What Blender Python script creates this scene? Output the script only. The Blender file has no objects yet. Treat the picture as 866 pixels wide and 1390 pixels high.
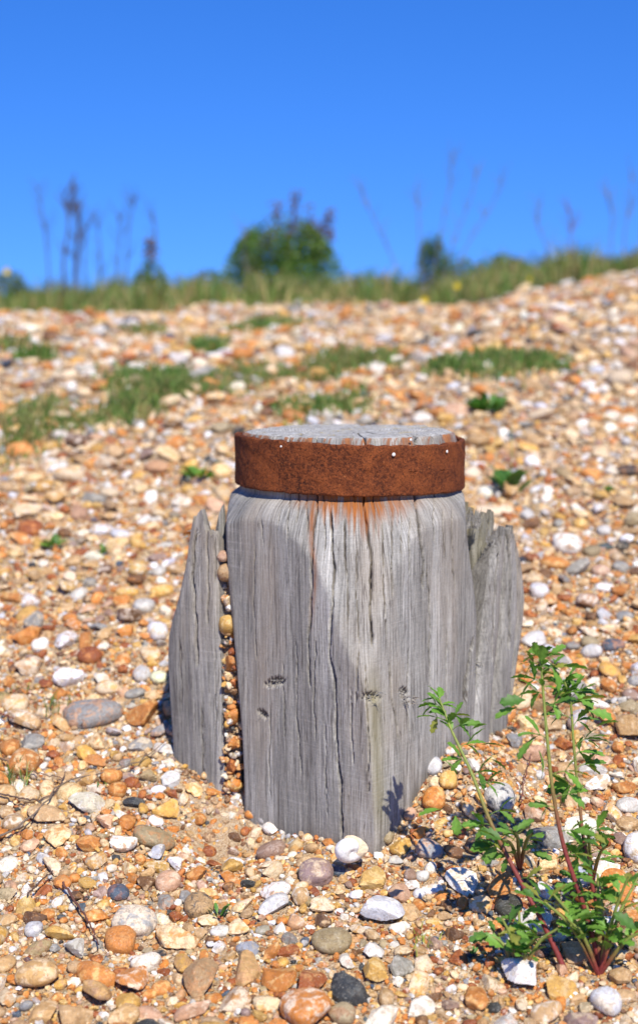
import bpy, bmesh, math, random
import numpy as np
from mathutils import Vector, Matrix, Quaternion
random.seed(7); RNG = np.random.default_rng(11)
S = bpy.context.scene
COL = S.collection
R = math.radians

# ------------------------------------------------------------------ camera
CZ = 0.75                       # camera height in world units
F, CX, CY = 2000.0, 433.0, 650.0
PITCH = math.atan(245 / 2000)
cam_d = bpy.data.cameras.new('camera'); cam = bpy.data.objects.new('camera', cam_d); COL.objects.link(cam)
cam.location = (0, 0, CZ); cam.rotation_euler = (math.pi / 2 - PITCH, 0, 0)
cam_d.sensor_fit = 'VERTICAL'; cam_d.sensor_height = 38.5; cam_d.sensor_width = 38.5
cam_d.lens = F / 1390 * 38.5
cam_d.shift_y = -45 / 1390
cam_d.clip_start = 0.05; cam_d.clip_end = 6000
cam_d.dof.use_dof = True; cam_d.dof.focus_distance = 1.70; cam_d.dof.aperture_fstop = 3.5
S.camera = cam
# ------------------------------------------------------------------ light
SUN_EL, SUN_AZ = 50.0, 16.0     # azimuth measured from behind the camera towards the right
w = bpy.data.worlds.new('World'); S.world = w; w.use_nodes = True
nt = w.node_tree; bg = nt.nodes['Background']
sky = nt.nodes.new('ShaderNodeTexSky'); sky.sky_type = 'NISHITA'; sky.sun_disc = False
sky.sun_elevation = R(SUN_EL); sky.sun_rotation = R(180 - SUN_AZ)
sky.air_density = 1.0; sky.dust_density = 0.0; sky.ozone_density = 3.0; sky.altitude = 300
hs = nt.nodes.new('ShaderNodeHueSaturation'); hs.inputs['Saturation'].default_value = 1.30; hs.inputs['Value'].default_value = 1.0
tc = nt.nodes.new('ShaderNodeTexCoord'); va = nt.nodes.new('ShaderNodeVectorMath'); va.operation = 'ADD'; va.inputs[1].default_value = (0, 0, .18)
vn = nt.nodes.new('ShaderNodeVectorMath'); vn.operation = 'NORMALIZE'
nt.links.new(tc.outputs['Generated'], va.inputs[0]); nt.links.new(va.outputs[0], vn.inputs[0]); nt.links.new(vn.outputs[0], sky.inputs[0])
mm = nt.nodes.new('ShaderNodeMix'); mm.data_type = 'RGBA'; mm.blend_type = 'MULTIPLY'; mm.inputs[0].default_value = 1; mm.inputs[7].default_value = (.72, .97, 1.52, 1)
nt.links.new(sky.outputs[0], hs.inputs['Color']); nt.links.new(hs.outputs[0], mm.inputs[6]); nt.links.new(mm.outputs[2], bg.inputs[0]); bg.inputs[1].default_value = 0.10
sd = bpy.data.lights.new('sun', 'SUN'); sd.energy = 4.9; sd.angle = R(0.55); sd.color = (1, 0.94, 0.84)
sun = bpy.data.objects.new('sun', sd); COL.objects.link(sun)
az = R(SUN_AZ); el = R(SUN_EL)
sun_from = Vector((math.sin(az) * math.cos(el), -math.cos(az) * math.cos(el), math.sin(el)))
sun.rotation_euler = (-sun_from).to_track_quat('-Z', 'Y').to_euler(); sun.location = sun_from * 20
S.view_settings.view_transform = 'Standard'; S.view_settings.look = 'None'
S.view_settings.exposure = 0.38; S.view_settings.gamma = 1

# ------------------------------------------------------------------ projection helpers (plain geometry of where things stand)
FW = np.array([0, math.cos(PITCH), -math.sin(PITCH)]); UP = np.array([0, math.sin(PITCH), math.cos(PITCH)])
def project(P):
    P = np.atleast_2d(np.asarray(P, float)) - np.array([0, 0, CZ])
    d = P @ FW
    return CX + F * P[:, 0] / d, CY - F * (P @ UP) / d, d
def ray(x, y):
    v = np.array([(x - CX) / F, 0, 0]) + FW + UP * (-(y - CY) / F)
    return v / v[1]              # unit depth along world Y

# ------------------------------------------------------------------ terrain
_d = [-40, -5, 0, 1.0, 1.35, 1.5, 1.69, 1.95, 2.5, 3, 3.5, 4, 4.5, 4.9, 5.5, 7, 12, 60, 5000]
_z = [-1.6, -1.3, -.99, -.79, -.722, -.694, -.652, -.562, -.385, -.249, -.138, -.080, -.048, -.040, -.040, -.06, -.1, -.3, -.8]
_t = np.linspace(-6, 14, 4001); _tv = np.interp(_t, _d, _z)
_k = np.hanning(61); _k /= _k.sum(); _tp = np.convolve(np.pad(_tv, 30, mode='edge'), _k, 'valid')
def sstep(a, b, x):
    t = np.clip((x - a) / (b - a), 0, 1); return t * t * (3 - 2 * t)
def G(x, y):
    x = np.asarray(x, float); y = np.asarray(y, float)
    z = np.where((y > -5.5) & (y < 13.5), np.interp(y, _t, _tp), np.interp(y, _d, _z))
    z = z + np.clip(x, -3, 3) * 0.035 * sstep(0.5, 2, y) * (1 - sstep(2.6, 4, y)) + np.clip(x, -3, 3) * .015 * sstep(2.6, 4, y) * (1 - sstep(8, 14, y))
    z = z + 0.125 * sstep(.25, 1.3, x) * sstep(3.0, 4.2, y) * (1 - sstep(6, 9, y))
    z = z - .013 * (1 - sstep(2.6, 3.6, y))
    z = z - .040 * np.exp(-((x + .115) / .075) ** 2 - ((y - 1.765) / .06) ** 2) + .042 * np.exp(-((x - .175) / .085) ** 2 - ((y - 1.79) / .085) ** 2)
    n = 0.008 * np.sin(x * 9.1 + 1.3 * np.sin(y * 3.1)) * np.sin(y * 7.7 + 1.1 * x + .6) + .006 * np.sin(x * 17 + y * 5) * np.sin(y * 13 - x * 4)
    n = n + 0.02 * np.sin(x * 3.7 + 2) * np.sin(y * 2.9 + x) * sstep(2.2, 3, y)
    return z + n * (1 - sstep(10, 30, np.abs(y))) + CZ
def Gn(x, y):
    e = 0.03
    n = np.stack([-(G(x + e, y) - G(x - e, y)) / (2 * e), -(G(x, y + e) - G(x, y - e)) / (2 * e), np.ones_like(np.asarray(x, float))], -1)
    return n / np.linalg.norm(n, axis=-1, keepdims=True)
def hit(x, y):
    """the point of the ground seen at picture point x, y"""
    r = ray(x, y); ds = np.linspace(1.0, 9, 4000)
    g = G(ds * r[0], ds) - (CZ + ds * r[2])
    i = np.argmax(g > 0)
    if not (g > 0).any(): return hit(x, y + 4)
    d = ds[i]; return np.array([d * r[0], d, float(G(d * r[0], d))])

# ------------------------------------------------------------------ object helpers
def tag(o, label=None, cat=None, group=None, kind=None):
    if label: o['label'] = label
    if cat: o['category'] = cat
    if group: o['group'] = group
    if kind: o['kind'] = kind
    return o
def empty(name, loc):
    o = bpy.data.objects.new(name, None); COL.objects.link(o); o.location = loc; o.empty_display_size = .05; return o
def mesh(name, V, Fc, mat, parent=None, attrs=None, smooth=True, loc=None, edgeang=None, flat=None):
    """V Nx3 world coordinates; Fc list/array of faces; attrs name -> (type, array)"""
    V = np.asarray(V, np.float32).reshape(-1, 3)
    o_loc = np.zeros(3) if loc is None else np.asarray(loc, float)
    me = bpy.data.meshes.new(name)
    if isinstance(Fc, np.ndarray):
        n = Fc.shape[1]
        me.vertices.add(len(V)); me.vertices.foreach_set('co', (V - o_loc.astype(np.float32)).ravel())
        me.loops.add(Fc.size); me.loops.foreach_set('vertex_index', Fc.astype(np.int32).ravel())
        me.polygons.add(len(Fc)); me.polygons.foreach_set('loop_start', np.arange(0, Fc.size, n, dtype=np.int32))
        me.update(calc_edges=True)
    else:
        me.from_pydata([tuple(v - o_loc) for v in V], [], [list(f) for f in Fc]); me.update()
    me.polygons.foreach_set('use_smooth', np.full(len(me.polygons), smooth))
    if flat is not None: me.polygons.foreach_set('use_smooth', ~flat)
    for k, (t, a) in (attrs or {}).items():
        at = me.attributes.new(k, t, 'POINT')
        a = np.asarray(a, np.float32)
        if t == 'FLOAT_COLOR':
            if a.shape[1] == 3: a = np.concatenate([a, np.ones((len(a), 1), np.float32)], 1)
            at.data.foreach_set('color', a.ravel())
        elif t == 'FLOAT_VECTOR': at.data.foreach_set('vector', a.ravel())
        else: at.data.foreach_set('value', a.ravel())
    if edgeang is not None: me.set_sharp_from_angle(angle=R(edgeang))
    me.materials.append(mat)
    o = bpy.data.objects.new(name, me); COL.objects.link(o)
    o.location = o_loc
    if parent is not None:
        pw = parent.location.copy(); q = parent.parent
        while q is not None: pw += q.location; q = q.parent
        o.parent = parent; o.location = Vector(o_loc) - pw
    return o
class NG:
    def __init__(s, name, rough=.7):
        s.m = bpy.data.materials.new(name); s.m.use_nodes = True; s.t = s.m.node_tree; s.b = s.t.nodes['Principled BSDF']
        s.b.inputs['Roughness'].default_value = rough; s.b.inputs['Specular IOR Level'].default_value = .35
    def n(s, ty, **kw):
        nd = s.t.nodes.new(ty)
        for k, v in kw.items():
            if k.startswith('_'): setattr(nd, k[1:], v)
        for k, v in kw.items():
            if not k.startswith('_'):
                k2 = int(k[1:]) if k[0] == 'i' and k[1:].isdigit() else k.replace('__', ' ')
                s.set(nd.inputs[k2], v)
        return nd
    def set(s, inp, v):
        if isinstance(v, bpy.types.NodeSocket): s.t.links.new(v, inp)
        else: inp.default_value = v
    def attr(s, name): return s.n('ShaderNodeAttribute', _attribute_name=name)
    def noise(s, vec, scale, detail=4, rough=.55, dist=0): return s.n('ShaderNodeTexNoise', Vector=vec, Scale=scale, Detail=detail, Roughness=rough, Distortion=dist)
    def ramp(s, fac, stops, interp='LINEAR'):
        r = s.n('ShaderNodeValToRGB', Fac=fac); cr = r.color_ramp; cr.interpolation = interp
        while len(cr.elements) < len(stops): cr.elements.new(.5)
        for e, (p, c) in zip(cr.elements, stops):
            e.position = p; e.color = (c, c, c, 1) if not isinstance(c, tuple) else (*c, 1)
        return r.outputs[0]
    def mix(s, f, a, b, bt='MIX'):
        m = s.n('ShaderNodeMix', _data_type='RGBA', _blend_type=bt)
        s.set(m.inputs[0], f); s.set(m.inputs[6], a if isinstance(a, bpy.types.NodeSocket) else (*a, 1)); s.set(m.inputs[7], b if isinstance(b, bpy.types.NodeSocket) else (*b, 1)); return m.outputs[2]
    def math(s, op, a, b=0.0, c=0.0):
        m = s.n('ShaderNodeMath', _operation=op); s.set(m.inputs[0], a); s.set(m.inputs[1], b); s.set(m.inputs[2], c); return m.outputs[0]
    def mapv(s, vec, scale=(1, 1, 1), rot=(0, 0, 0)):
        return s.n('ShaderNodeMapping', Vector=vec, Scale=scale, Rotation=rot).outputs[0]
    def obj(s): return s.n('ShaderNodeTexCoord').outputs['Object']
    def bump(s, h, strength, dist, prev=None):
        b = s.n('ShaderNodeBump', Height=h, Strength=strength, Distance=dist)
        if prev is not None: s.t.links.new(prev, b.inputs['Normal'])
        return b.outputs[0]
    def out(s, col, normal=None, rough=None):
        s.set(s.b.inputs['Base Color'], col if isinstance(col, bpy.types.NodeSocket) else (*col, 1))
        if normal is not None: s.t.links.new(normal, s.b.inputs['Normal'])
        if rough is not None: s.set(s.b.inputs['Roughness'], rough)
        return s.m
def snoise(P, freq, seed, octaves=3):
    """cheap smooth noise from summed sines, about -1..1"""
    r = np.random.default_rng(seed); out = 0; amp = 1; tot = 0
    for o in range(octaves):
        for k in range(4):
            d = r.normal(size=3); d /= np.linalg.norm(d)
            out = out + amp * np.sin(P @ (d * freq * (1 + .35 * k)) + r.uniform(0, 6.28)); tot += amp * .7
        freq *= 2.1; amp *= .5
    return out / tot

# ------------------------------------------------------------------ materials
def stone_material():
    g = NG('stone', .6)
    pc = g.attr('pc').outputs['Vector']; c1 = g.attr('col').outputs['Color']; c2 = g.attr('col2').outputs['Color']
    n1 = g.noise(pc, 85, 4, .62, .5).outputs['Fac']
    c = g.mix(g.ramp(n1, [(.50, 0.0), (.60, 1.0)]), c1, c2)
    n2 = g.noise(pc, 190, 5, .65).outputs['Fac']
    c = g.mix(1.0, c, g.ramp(n2, [(.25, .62), (.5, 1.0), (.75, 1.22)]), 'MULTIPLY')
    sp = g.noise(pc, 900, 3, .6).outputs['Fac']
    c = g.mix(g.ramp(sp, [(.60, 0.0), (.70, .5)]), c, (.16, .08, .04))
    sp2 = g.noise(pc, 620, 2, .5).outputs['Fac']
    c = g.mix(g.ramp(sp2, [(.62, 0.0), (.72, .4)]), c, (.72, .66, .56))
    vn_ = g.noise(pc, 60, 3, .6, 1.5).outputs['Fac']; vein = g.ramp(g.math('ABSOLUTE', g.math('SUBTRACT', vn_, .47)), [(0.0, .75), (.022, 0.0)])
    c = g.mix(vein, c, g.mix(1.0, c2, (.55, .42, .32), 'MULTIPLY'))
    n3 = g.noise(pc, 130, 3, .6, .8).outputs['Fac']; c = g.mix(g.ramp(n3, [(.60, 0.0), (.66, .55)]), c, g.mix(1.0, c1, (.55, .48, .42), 'MULTIPLY'))
    nb = g.bump(g.noise(pc, 420, 6, .7).outputs['Fac'], .6, .0015)
    nb = g.bump(n1, .4, .003, nb)
    return g.out(c, nb, g.ramp(n2, [(.3, .42), (.7, .75)]))
def sand_material():
    g = NG('sandy_grit', .9); o = g.obj()
    v = g.n('ShaderNodeTexVoronoi', Vector=o, Scale=330.0); vv = g.n('ShaderNodeTexVoronoi', Vector=o, Scale=900.0)
    hsv = g.n('ShaderNodeSeparateColor', Color=v.outputs['Color']).outputs[0]
    c = g.ramp(hsv, [(0, (.22, .09, .03)), (.2, (.36, .22, .10)), (.45, (.42, .30, .17)), (.7, (.50, .39, .25)), (.85, (.26, .22, .18)), (1, (.58, .52, .42))], 'CONSTANT')
    hs2 = g.n('ShaderNodeSeparateColor', Color=vv.outputs['Color']).outputs[1]
    c2 = g.ramp(hs2, [(0, (.30, .17, .08)), (.5, (.44, .32, .19)), (1, (.54, .44, .31))])
    big = g.noise(o, 12, 4).outputs['Fac']
    c = g.mix(g.ramp(big, [(.4, .35), (.6, .85)]), c, c2)
    far = g.n('ShaderNodeSeparateXYZ', Vector=o).outputs[1]
    far = g.n('ShaderNodeMapRange', Value=far, i1=4.7, i2=5.1).outputs[0]
    c = g.mix(far, c, (.09, .09, .035))
    nb = g.bump(v.outputs['Distance'], .8, .003); nb = g.bump(vv.outputs['Distance'], .6, .001, nb)
    return g.out(c, nb)
def wood_material():
    g = NG('weathered_timber', .85); o = g.attr('wc').outputs['Vector']
    st = g.mapv(o, (1, 1, .07)); st2 = g.mapv(o, (1, 1, .02))
    broad = g.noise(st, 24, 5, .6, .3).outputs['Fac']
    grain = g.noise(st, 330, 6, .72, .3).outputs['Fac']
    fine = g.noise(st2, 620, 3, .8).outputs['Fac']
    hair = g.noise(g.mapv(o, (1, 1, .03)), 120, 3, .6, .2).outputs['Fac']
    hair = g.ramp(g.math('ABSOLUTE', g.math('SUBTRACT', hair, .5)), [(0.0, 1.0), (.012, 0.0)])
    c = g.ramp(broad, [(.3, (.195, .184, .160)), (.5, (.290, .277, .246)), (.7, (.43, .415, .376))])
    c = g.mix(1.0, c, g.ramp(grain, [(.30, .42), (.43, .88), (.58, 1.06), (.75, 1.32)]), 'MULTIPLY')
    c = g.mix(1.0, c, g.ramp(fine, [(.32, .50), (.48, .95), (.68, 1.35)]), 'MULTIPLY')
    kerf = g.noise(g.mapv(o, (22, 22, 560)), 1.0, 3, .65).outputs['Fac']; kn = g.noise(o, 420, 4, .75).outputs['Fac']
    c = g.mix(1.0, c, g.ramp(kerf, [(.32, .94), (.5, 1.0), (.68, 1.07)]), 'MULTIPLY'); c = g.mix(1.0, c, g.ramp(kn, [(.3, .80), (.7, 1.20)]), 'MULTIPLY')
    # sawn lines across the grain
    hz = g.noise(g.mapv(o, (4, 4, 300)), 1.0, 3, .6, .0).outputs['Fac']
    patch = g.noise(o, 9, 2).outputs['Fac']
    saw = g.math('MULTIPLY', g.ramp(hz, [(.56, 0.0), (.66, 1.0)]), g.ramp(patch, [(.45, .0), (.65, .20)]))
    c = g.mix(saw, c, (.56, .53, .48))
    warm = g.noise(g.mapv(o, (1, 1, .25)), 14, 4, .6).outputs['Fac']
    c = g.mix(g.ramp(warm, [(.5, 0.0), (.75, .45)]), c, (.38, .30, .21))
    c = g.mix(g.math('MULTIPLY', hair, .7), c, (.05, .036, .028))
    dirt_shade = g.attr('dirt_shade').outputs['Fac']
    c = g.mix(dirt_shade, c, (.045, .032, .024))  # dirt in cracks and at the foot, plus painted shade on recessed splinters
    algae = g.attr('algae').outputs['Fac']
    c = g.mix(algae, c, (.27, .24, .12))
    rust = g.attr('rust').outputs['Fac']
    rn = g.noise(g.mapv(o, (1, 1, .10)), 130, 5, .7).outputs['Fac']
    rf = g.math('MULTIPLY', rust, g.ramp(rn, [(.36, .30), (.52, 1.0)]))
    c = g.mix(rf, c, g.mix(g.ramp(rn, [(.35, 0.0), (.65, 1.0)]), (.13, .042, .012), (.36, .125, .028)))
    nb = g.bump(grain, .6, .002); nb = g.bump(fine, .7, .0009, nb); nb = g.bump(hair, -.8, .0012, nb); nb = g.bump(hz, .12, .0006, nb)
    return g.out(c, nb)
def endgrain_material():
    g = NG('timber_end_grain', .9); o = g.obj()
    wv = g.n('ShaderNodeTexWave', _wave_type='RINGS', _rings_direction='Z', Vector=o, Scale=75.0, Distortion=5.0, Detail=4.0, Detail__Scale=2.0).outputs['Fac']
    n = g.noise(o, 90, 5, .65).outputs['Fac']; nf = g.noise(o, 900, 3, .7).outputs['Fac']
    c = g.ramp(n, [(.3, (.23, .215, .185)), (.5, (.36, .345, .31)), (.7, (.47, .46, .43))])
    c = g.mix(1.0, c, g.ramp(wv, [(0, .72), (.6, 1.08)]), 'MULTIPLY')
    c = g.mix(g.ramp(g.noise(g.mapv(o, (1, 3, 1)), 38, 3).outputs['Fac'], [(.62, 0.0), (.70, .8)]), c, (.42, .30, .05))
    c = g.mix(g.attr('dirt_shade').outputs['Fac'], c, (.05, .035, .025))
    nb = g.bump(wv, .4, .002); nb = g.bump(nf, .6, .001, nb)
    return g.out(c, nb)
def rust_material():
    g = NG('rusted_iron', .92); g.b.inputs['Specular IOR Level'].default_value = .15; o = g.obj()
    a = g.noise(o, 32, 5, .65, .4).outputs['Fac']; b = g.noise(o, 260, 6, .75).outputs['Fac']; d = g.noise(o, 620, 3, .7).outputs['Fac']
    c = g.ramp(a, [(.33, (.045, .016, .010)), (.5, (.12, .034, .014)), (.64, (.23, .066, .020))])
    c = g.mix(g.ramp(b, [(.44, 0.0), (.60, .9)]), c, (.27, .075, .023))
    c = g.mix(g.ramp(d, [(.36, .9), (.47, 0.0)]), c, (.030, .012, .009))
    c = g.mix(g.ramp(g.noise(o, 420, 2).outputs['Fac'], [(.66, 0.0), (.74, .7)]), c, (.42, .16, .055))
    nb = g.bump(b, .9, .0028); nb = g.bump(d, .6, .0012, nb); nb = g.bump(a, .4, .004, nb)
    return g.out(c, nb)
def attr_material(name, rough=.6, trans=0.0, bumpv=None, nscale=60):
    g = NG(name, rough); c = g.attr('col').outputs['Color']; o = g.obj()
    n = g.noise(o, nscale, 4, .6).outputs['Fac']
    c = g.mix(1.0, c, g.ramp(n, [(.3, .75), (.7, 1.25)]), 'MULTIPLY')
    nb = g.bump(n, bumpv[0], bumpv[1]) if bumpv else None
    m = g.out(c, nb)
    if trans:
        t = g.n('ShaderNodeBsdfTranslucent', Color=g.mix(1.0, c, (.95, 1.25, .35), 'MULTIPLY')); mx = g.n('ShaderNodeMixShader', i0=trans)
        g.t.links.new(g.b.outputs[0], mx.inputs[1]); g.t.links.new(t.outputs[0], mx.inputs[2])
        g.t.links.new(mx.outputs[0], g.t.nodes['Material Output'].inputs[0])
    return m
M_STONE = stone_material(); M_SAND = sand_material(); M_WOOD = wood_material(); M_END = endgrain_material(); M_RUST = rust_material()
M_LEAF = attr_material('leaf', .5, .35, nscale=250); M_STEM = attr_material('stem', .55, .0, (.3, .001), 200)
M_GRASS = attr_material('grass_blade', .6, .3, nscale=40); M_TWIG = attr_material('twig', .85, 0, (.6, .001), 400)
M_SHELL = attr_material('shell', .35, 0, (.25, .0006), 260)

# ------------------------------------------------------------------ ground sheet
def ground():
    ys = np.concatenate([[-400, -100, -30, -8, -3, -1, 0, .5, .8], np.arange(1.0, 5.5, .02), np.arange(5.5, 9, .1), [9.5, 10, 11, 12, 13, 15, 18, 22, 30, 45, 70, 120, 250, 600, 1500, 4500]])
    s = np.linspace(-1, 1, 181); sx = np.sinh(s * 4.2) / np.sinh(4.2)
    Y, X0 = np.meshgrid(ys, sx, indexing='ij'); half = 30 + np.abs(Y) * 2.2
    X = X0 * half
    Z = G(X, Y); V = np.stack([X, Y, Z], -1).reshape(-1, 3)
    ny, nx = len(ys), len(sx); i = np.arange(ny * nx).reshape(ny, nx)
    Fq = np.stack([i[:-1, :-1], i[:-1, 1:], i[1:, 1:], i[1:, :-1]], -1).reshape(-1, 4)
    o = mesh('ground', V, Fq, M_SAND); o['kind'] = 'structure'
ground()

# ------------------------------------------------------------------ timber post
C0 = np.array([.039, 1.92]); H = .165; ZTOP = CZ - .173; RB = CZ - .243; RT = CZ - .179
ZB = CZ - .95
A0 = R(38)
CRACKS = [  # picture polyline, half width px, depth m
 ([(430, 678), (426, 733), (422, 782), (420, 860), (420, 935)], 1.3, .008),
 ([(450, 690), (453, 768), (450, 850), (447, 888), (455, 940), (459, 1033), (466, 1140)], 1.5, .011),
 ([(468, 700), (471, 802), (472, 850)], 1.1, .007), ([(356, 705), (358, 740)], 1.0, .006), ([(405, 684), (403, 715)], 1.0, .005),
 ([(416, 681), (417, 728)], 1.0, .005), ([(484, 740), (486, 880), (484, 960)], 1.1, .006), ([(401, 870), (404, 974), (408, 1054)], 1.0, .005),
 ([(427, 870), (428, 1005)], 1.0, .005), ([(495, 686), (502, 747), (505, 880)], 1.5, .011), ([(516, 700), (521, 768), (523, 868)], 1.1, .007),
 ([(530, 690), (533, 740), (531, 815)], 1.0, .006), ([(564, 676), (569, 712), (573, 760), (574, 800)], 1.7, .011), ([(555, 700), (557, 785)], 1.0, .006),
 ([(580, 770), (583, 858), (585, 945)], 1.2, .008), ([(466, 700), (469, 770)], 1.0, .005), ([(528, 898), (533, 950), (540, 1010)], 1.2, .007),
 ([(642, 868), (634, 922), (631, 960)], 2.2, .013), ([(600, 690), (604, 760)], 1.0, .005), ([(588, 684), (590, 740)], 1.0, .005), ([(612, 690), (616, 800)], 1.0, .006),
 ([(380, 690), (378, 724)], .9, .004), ([(393, 685), (391, 740)], .9, .004), ([(440, 682), (441, 760)], .9, .005), ([(480, 684), (482, 730)], .9, .005),
 ([(508, 684), (511, 730)], .9, .005), ([(542, 684), (546, 760)], .9, .005), ([(385, 900), (386, 1010)], .9, .004), ([(440, 980), (446, 1110)], .9, .004),
 ([(475, 930), (480, 1040)], .9, .005), ([(497, 900), (501, 1080)], .9, .005), ([(552, 880), (556, 1000)], .9, .005), ([(604, 850), (606, 960)], .9, .005), ([(345, 740), (347, 900)], .9, .004), ([(366, 960), (368, 1085)], .9, .004)]
CHIPS = [(373, 926, 15, 7, -.25), (357, 969, 9, 5, .7), (504, 946, 15, 7, .1), (548, 942, 7, 10, -.2)]   # torn spots, x y rx ry tilt
def surf_detail(P, N, seed, rows_attr=True):
    """displace points P along normals N: grain, checks, chips; returns new P and the dirt mask"""
    x, y, _ = project(P); dep = np.zeros(len(P)); dirt_shade = np.zeros(len(P))
    for pts, hw, dp in CRACKS:
        py = np.array([p[1] for p in pts], float); px = np.array([p[0] for p in pts], float)
        xc = np.interp(y, py, px) + 1.2 * np.sin(y * .045 + px[0]) + .5 * np.sin(y * .13 + px[0] * 2) + .3 * np.sin(y * .37 + px[0] * 3)
        env = sstep(py[0] - 6, py[0] + 12, y) * (1 - sstep(py[-1] - 14, py[-1] + 4, y)); env = np.where(py[0] < 690, (1 - sstep(py[-1] - 14, py[-1] + 4, y)), env)
        ww = hw * np.where(hw > 1.25, .95, .66) * (.35 + .65 * env) * (1 + .35 * np.sin(y * .09 + px[0] * 5)); t = np.clip(1 - np.abs(x - xc) / (ww * 1.3), 0, 1) * env
        dep = np.maximum(dep, dp * t); dirt_shade = np.maximum(dirt_shade, t * .85)
    for cx, cy, rx, ry, tl in CHIPS:
        u = (x - cx) * math.cos(tl) + (y - cy) * math.sin(tl); v = -(x - cx) * math.sin(tl) + (y - cy) * math.cos(tl)
        rr = (u / rx) ** 2 + (v / ry) ** 2 + .35 * np.sin(x * .9) * np.sin(y * .8)
        t = np.clip(1.1 - rr, 0, 1); dep = dep + .006 * t * (1 + .8 * np.sin(x * 1.7 + y * .5)); dirt_shade = np.maximum(dirt_shade, t * .35)
    g = P * np.array([1, 1, .035])
    dd = .0005 * snoise(g, 300, seed, 3) + .0014 * snoise(P * np.array([1, 1, .15]), 40, seed + 1, 2)
    return P + N * (dd - dep)[:, None], dirt_shade
def post_radius(th, z):
    """distance of the timber's surface from its axis, direction th, height z"""
    tw = A0 + R(4.5) * sstep(CZ - .65, CZ - .35, z)
    nr = np.arctan2(-np.sin(tw), np.cos(tw)); r = np.full_like(th, 9.0); k = 40.0
    acc = []
    for q in range(4):
        c = np.cos(th - (nr + q * math.pi / 2)); acc.append(np.where(c > .05, H / np.maximum(c, .05), 9))
    for q in range(4):      # chamfered corners under the band
        c = np.cos(th - (nr + math.pi / 4 + q * math.pi / 2)); acc.append(np.where(c > .05, (.161 + .33 * np.clip(RB - z, 0, 1) + .0012 * np.sin(z * 90 + th * 9)) / np.maximum(c, .05), 9))
    cl = .156 - .022 * (1 - sstep(CZ - .62, CZ - .28, z))
    c = np.cos(th - math.pi); acc.append(np.where(c > .05, cl / np.maximum(c, .05), 9))
    cr = .148 + .016 * (1 - sstep(CZ - .42, CZ - .27, z))
    c = np.cos(th); acc.append(np.where(c > .05, cr / np.maximum(c, .05), 9))
    cone = .1415 + .007 * sstep(.0, .014, RB - z) + .66 * np.clip(RB - .002 - z, 0, 1) + (.0035 * np.sin(th * 5 + 1) + .0022 * np.sin(th * 13 + z * 35) + .0018 * np.sin(th * 29 + 2 * np.sin(z * 60)) + .0015 * np.sin(z * 95 + th * 4)) * np.clip((RB - z) * 12, 0, 1)
    acc.append(np.broadcast_to(cone, th.shape))
    A = np.stack(acc); p = 110.0
    return (np.sum(A ** -p, 0)) ** (-1 / p)
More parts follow.
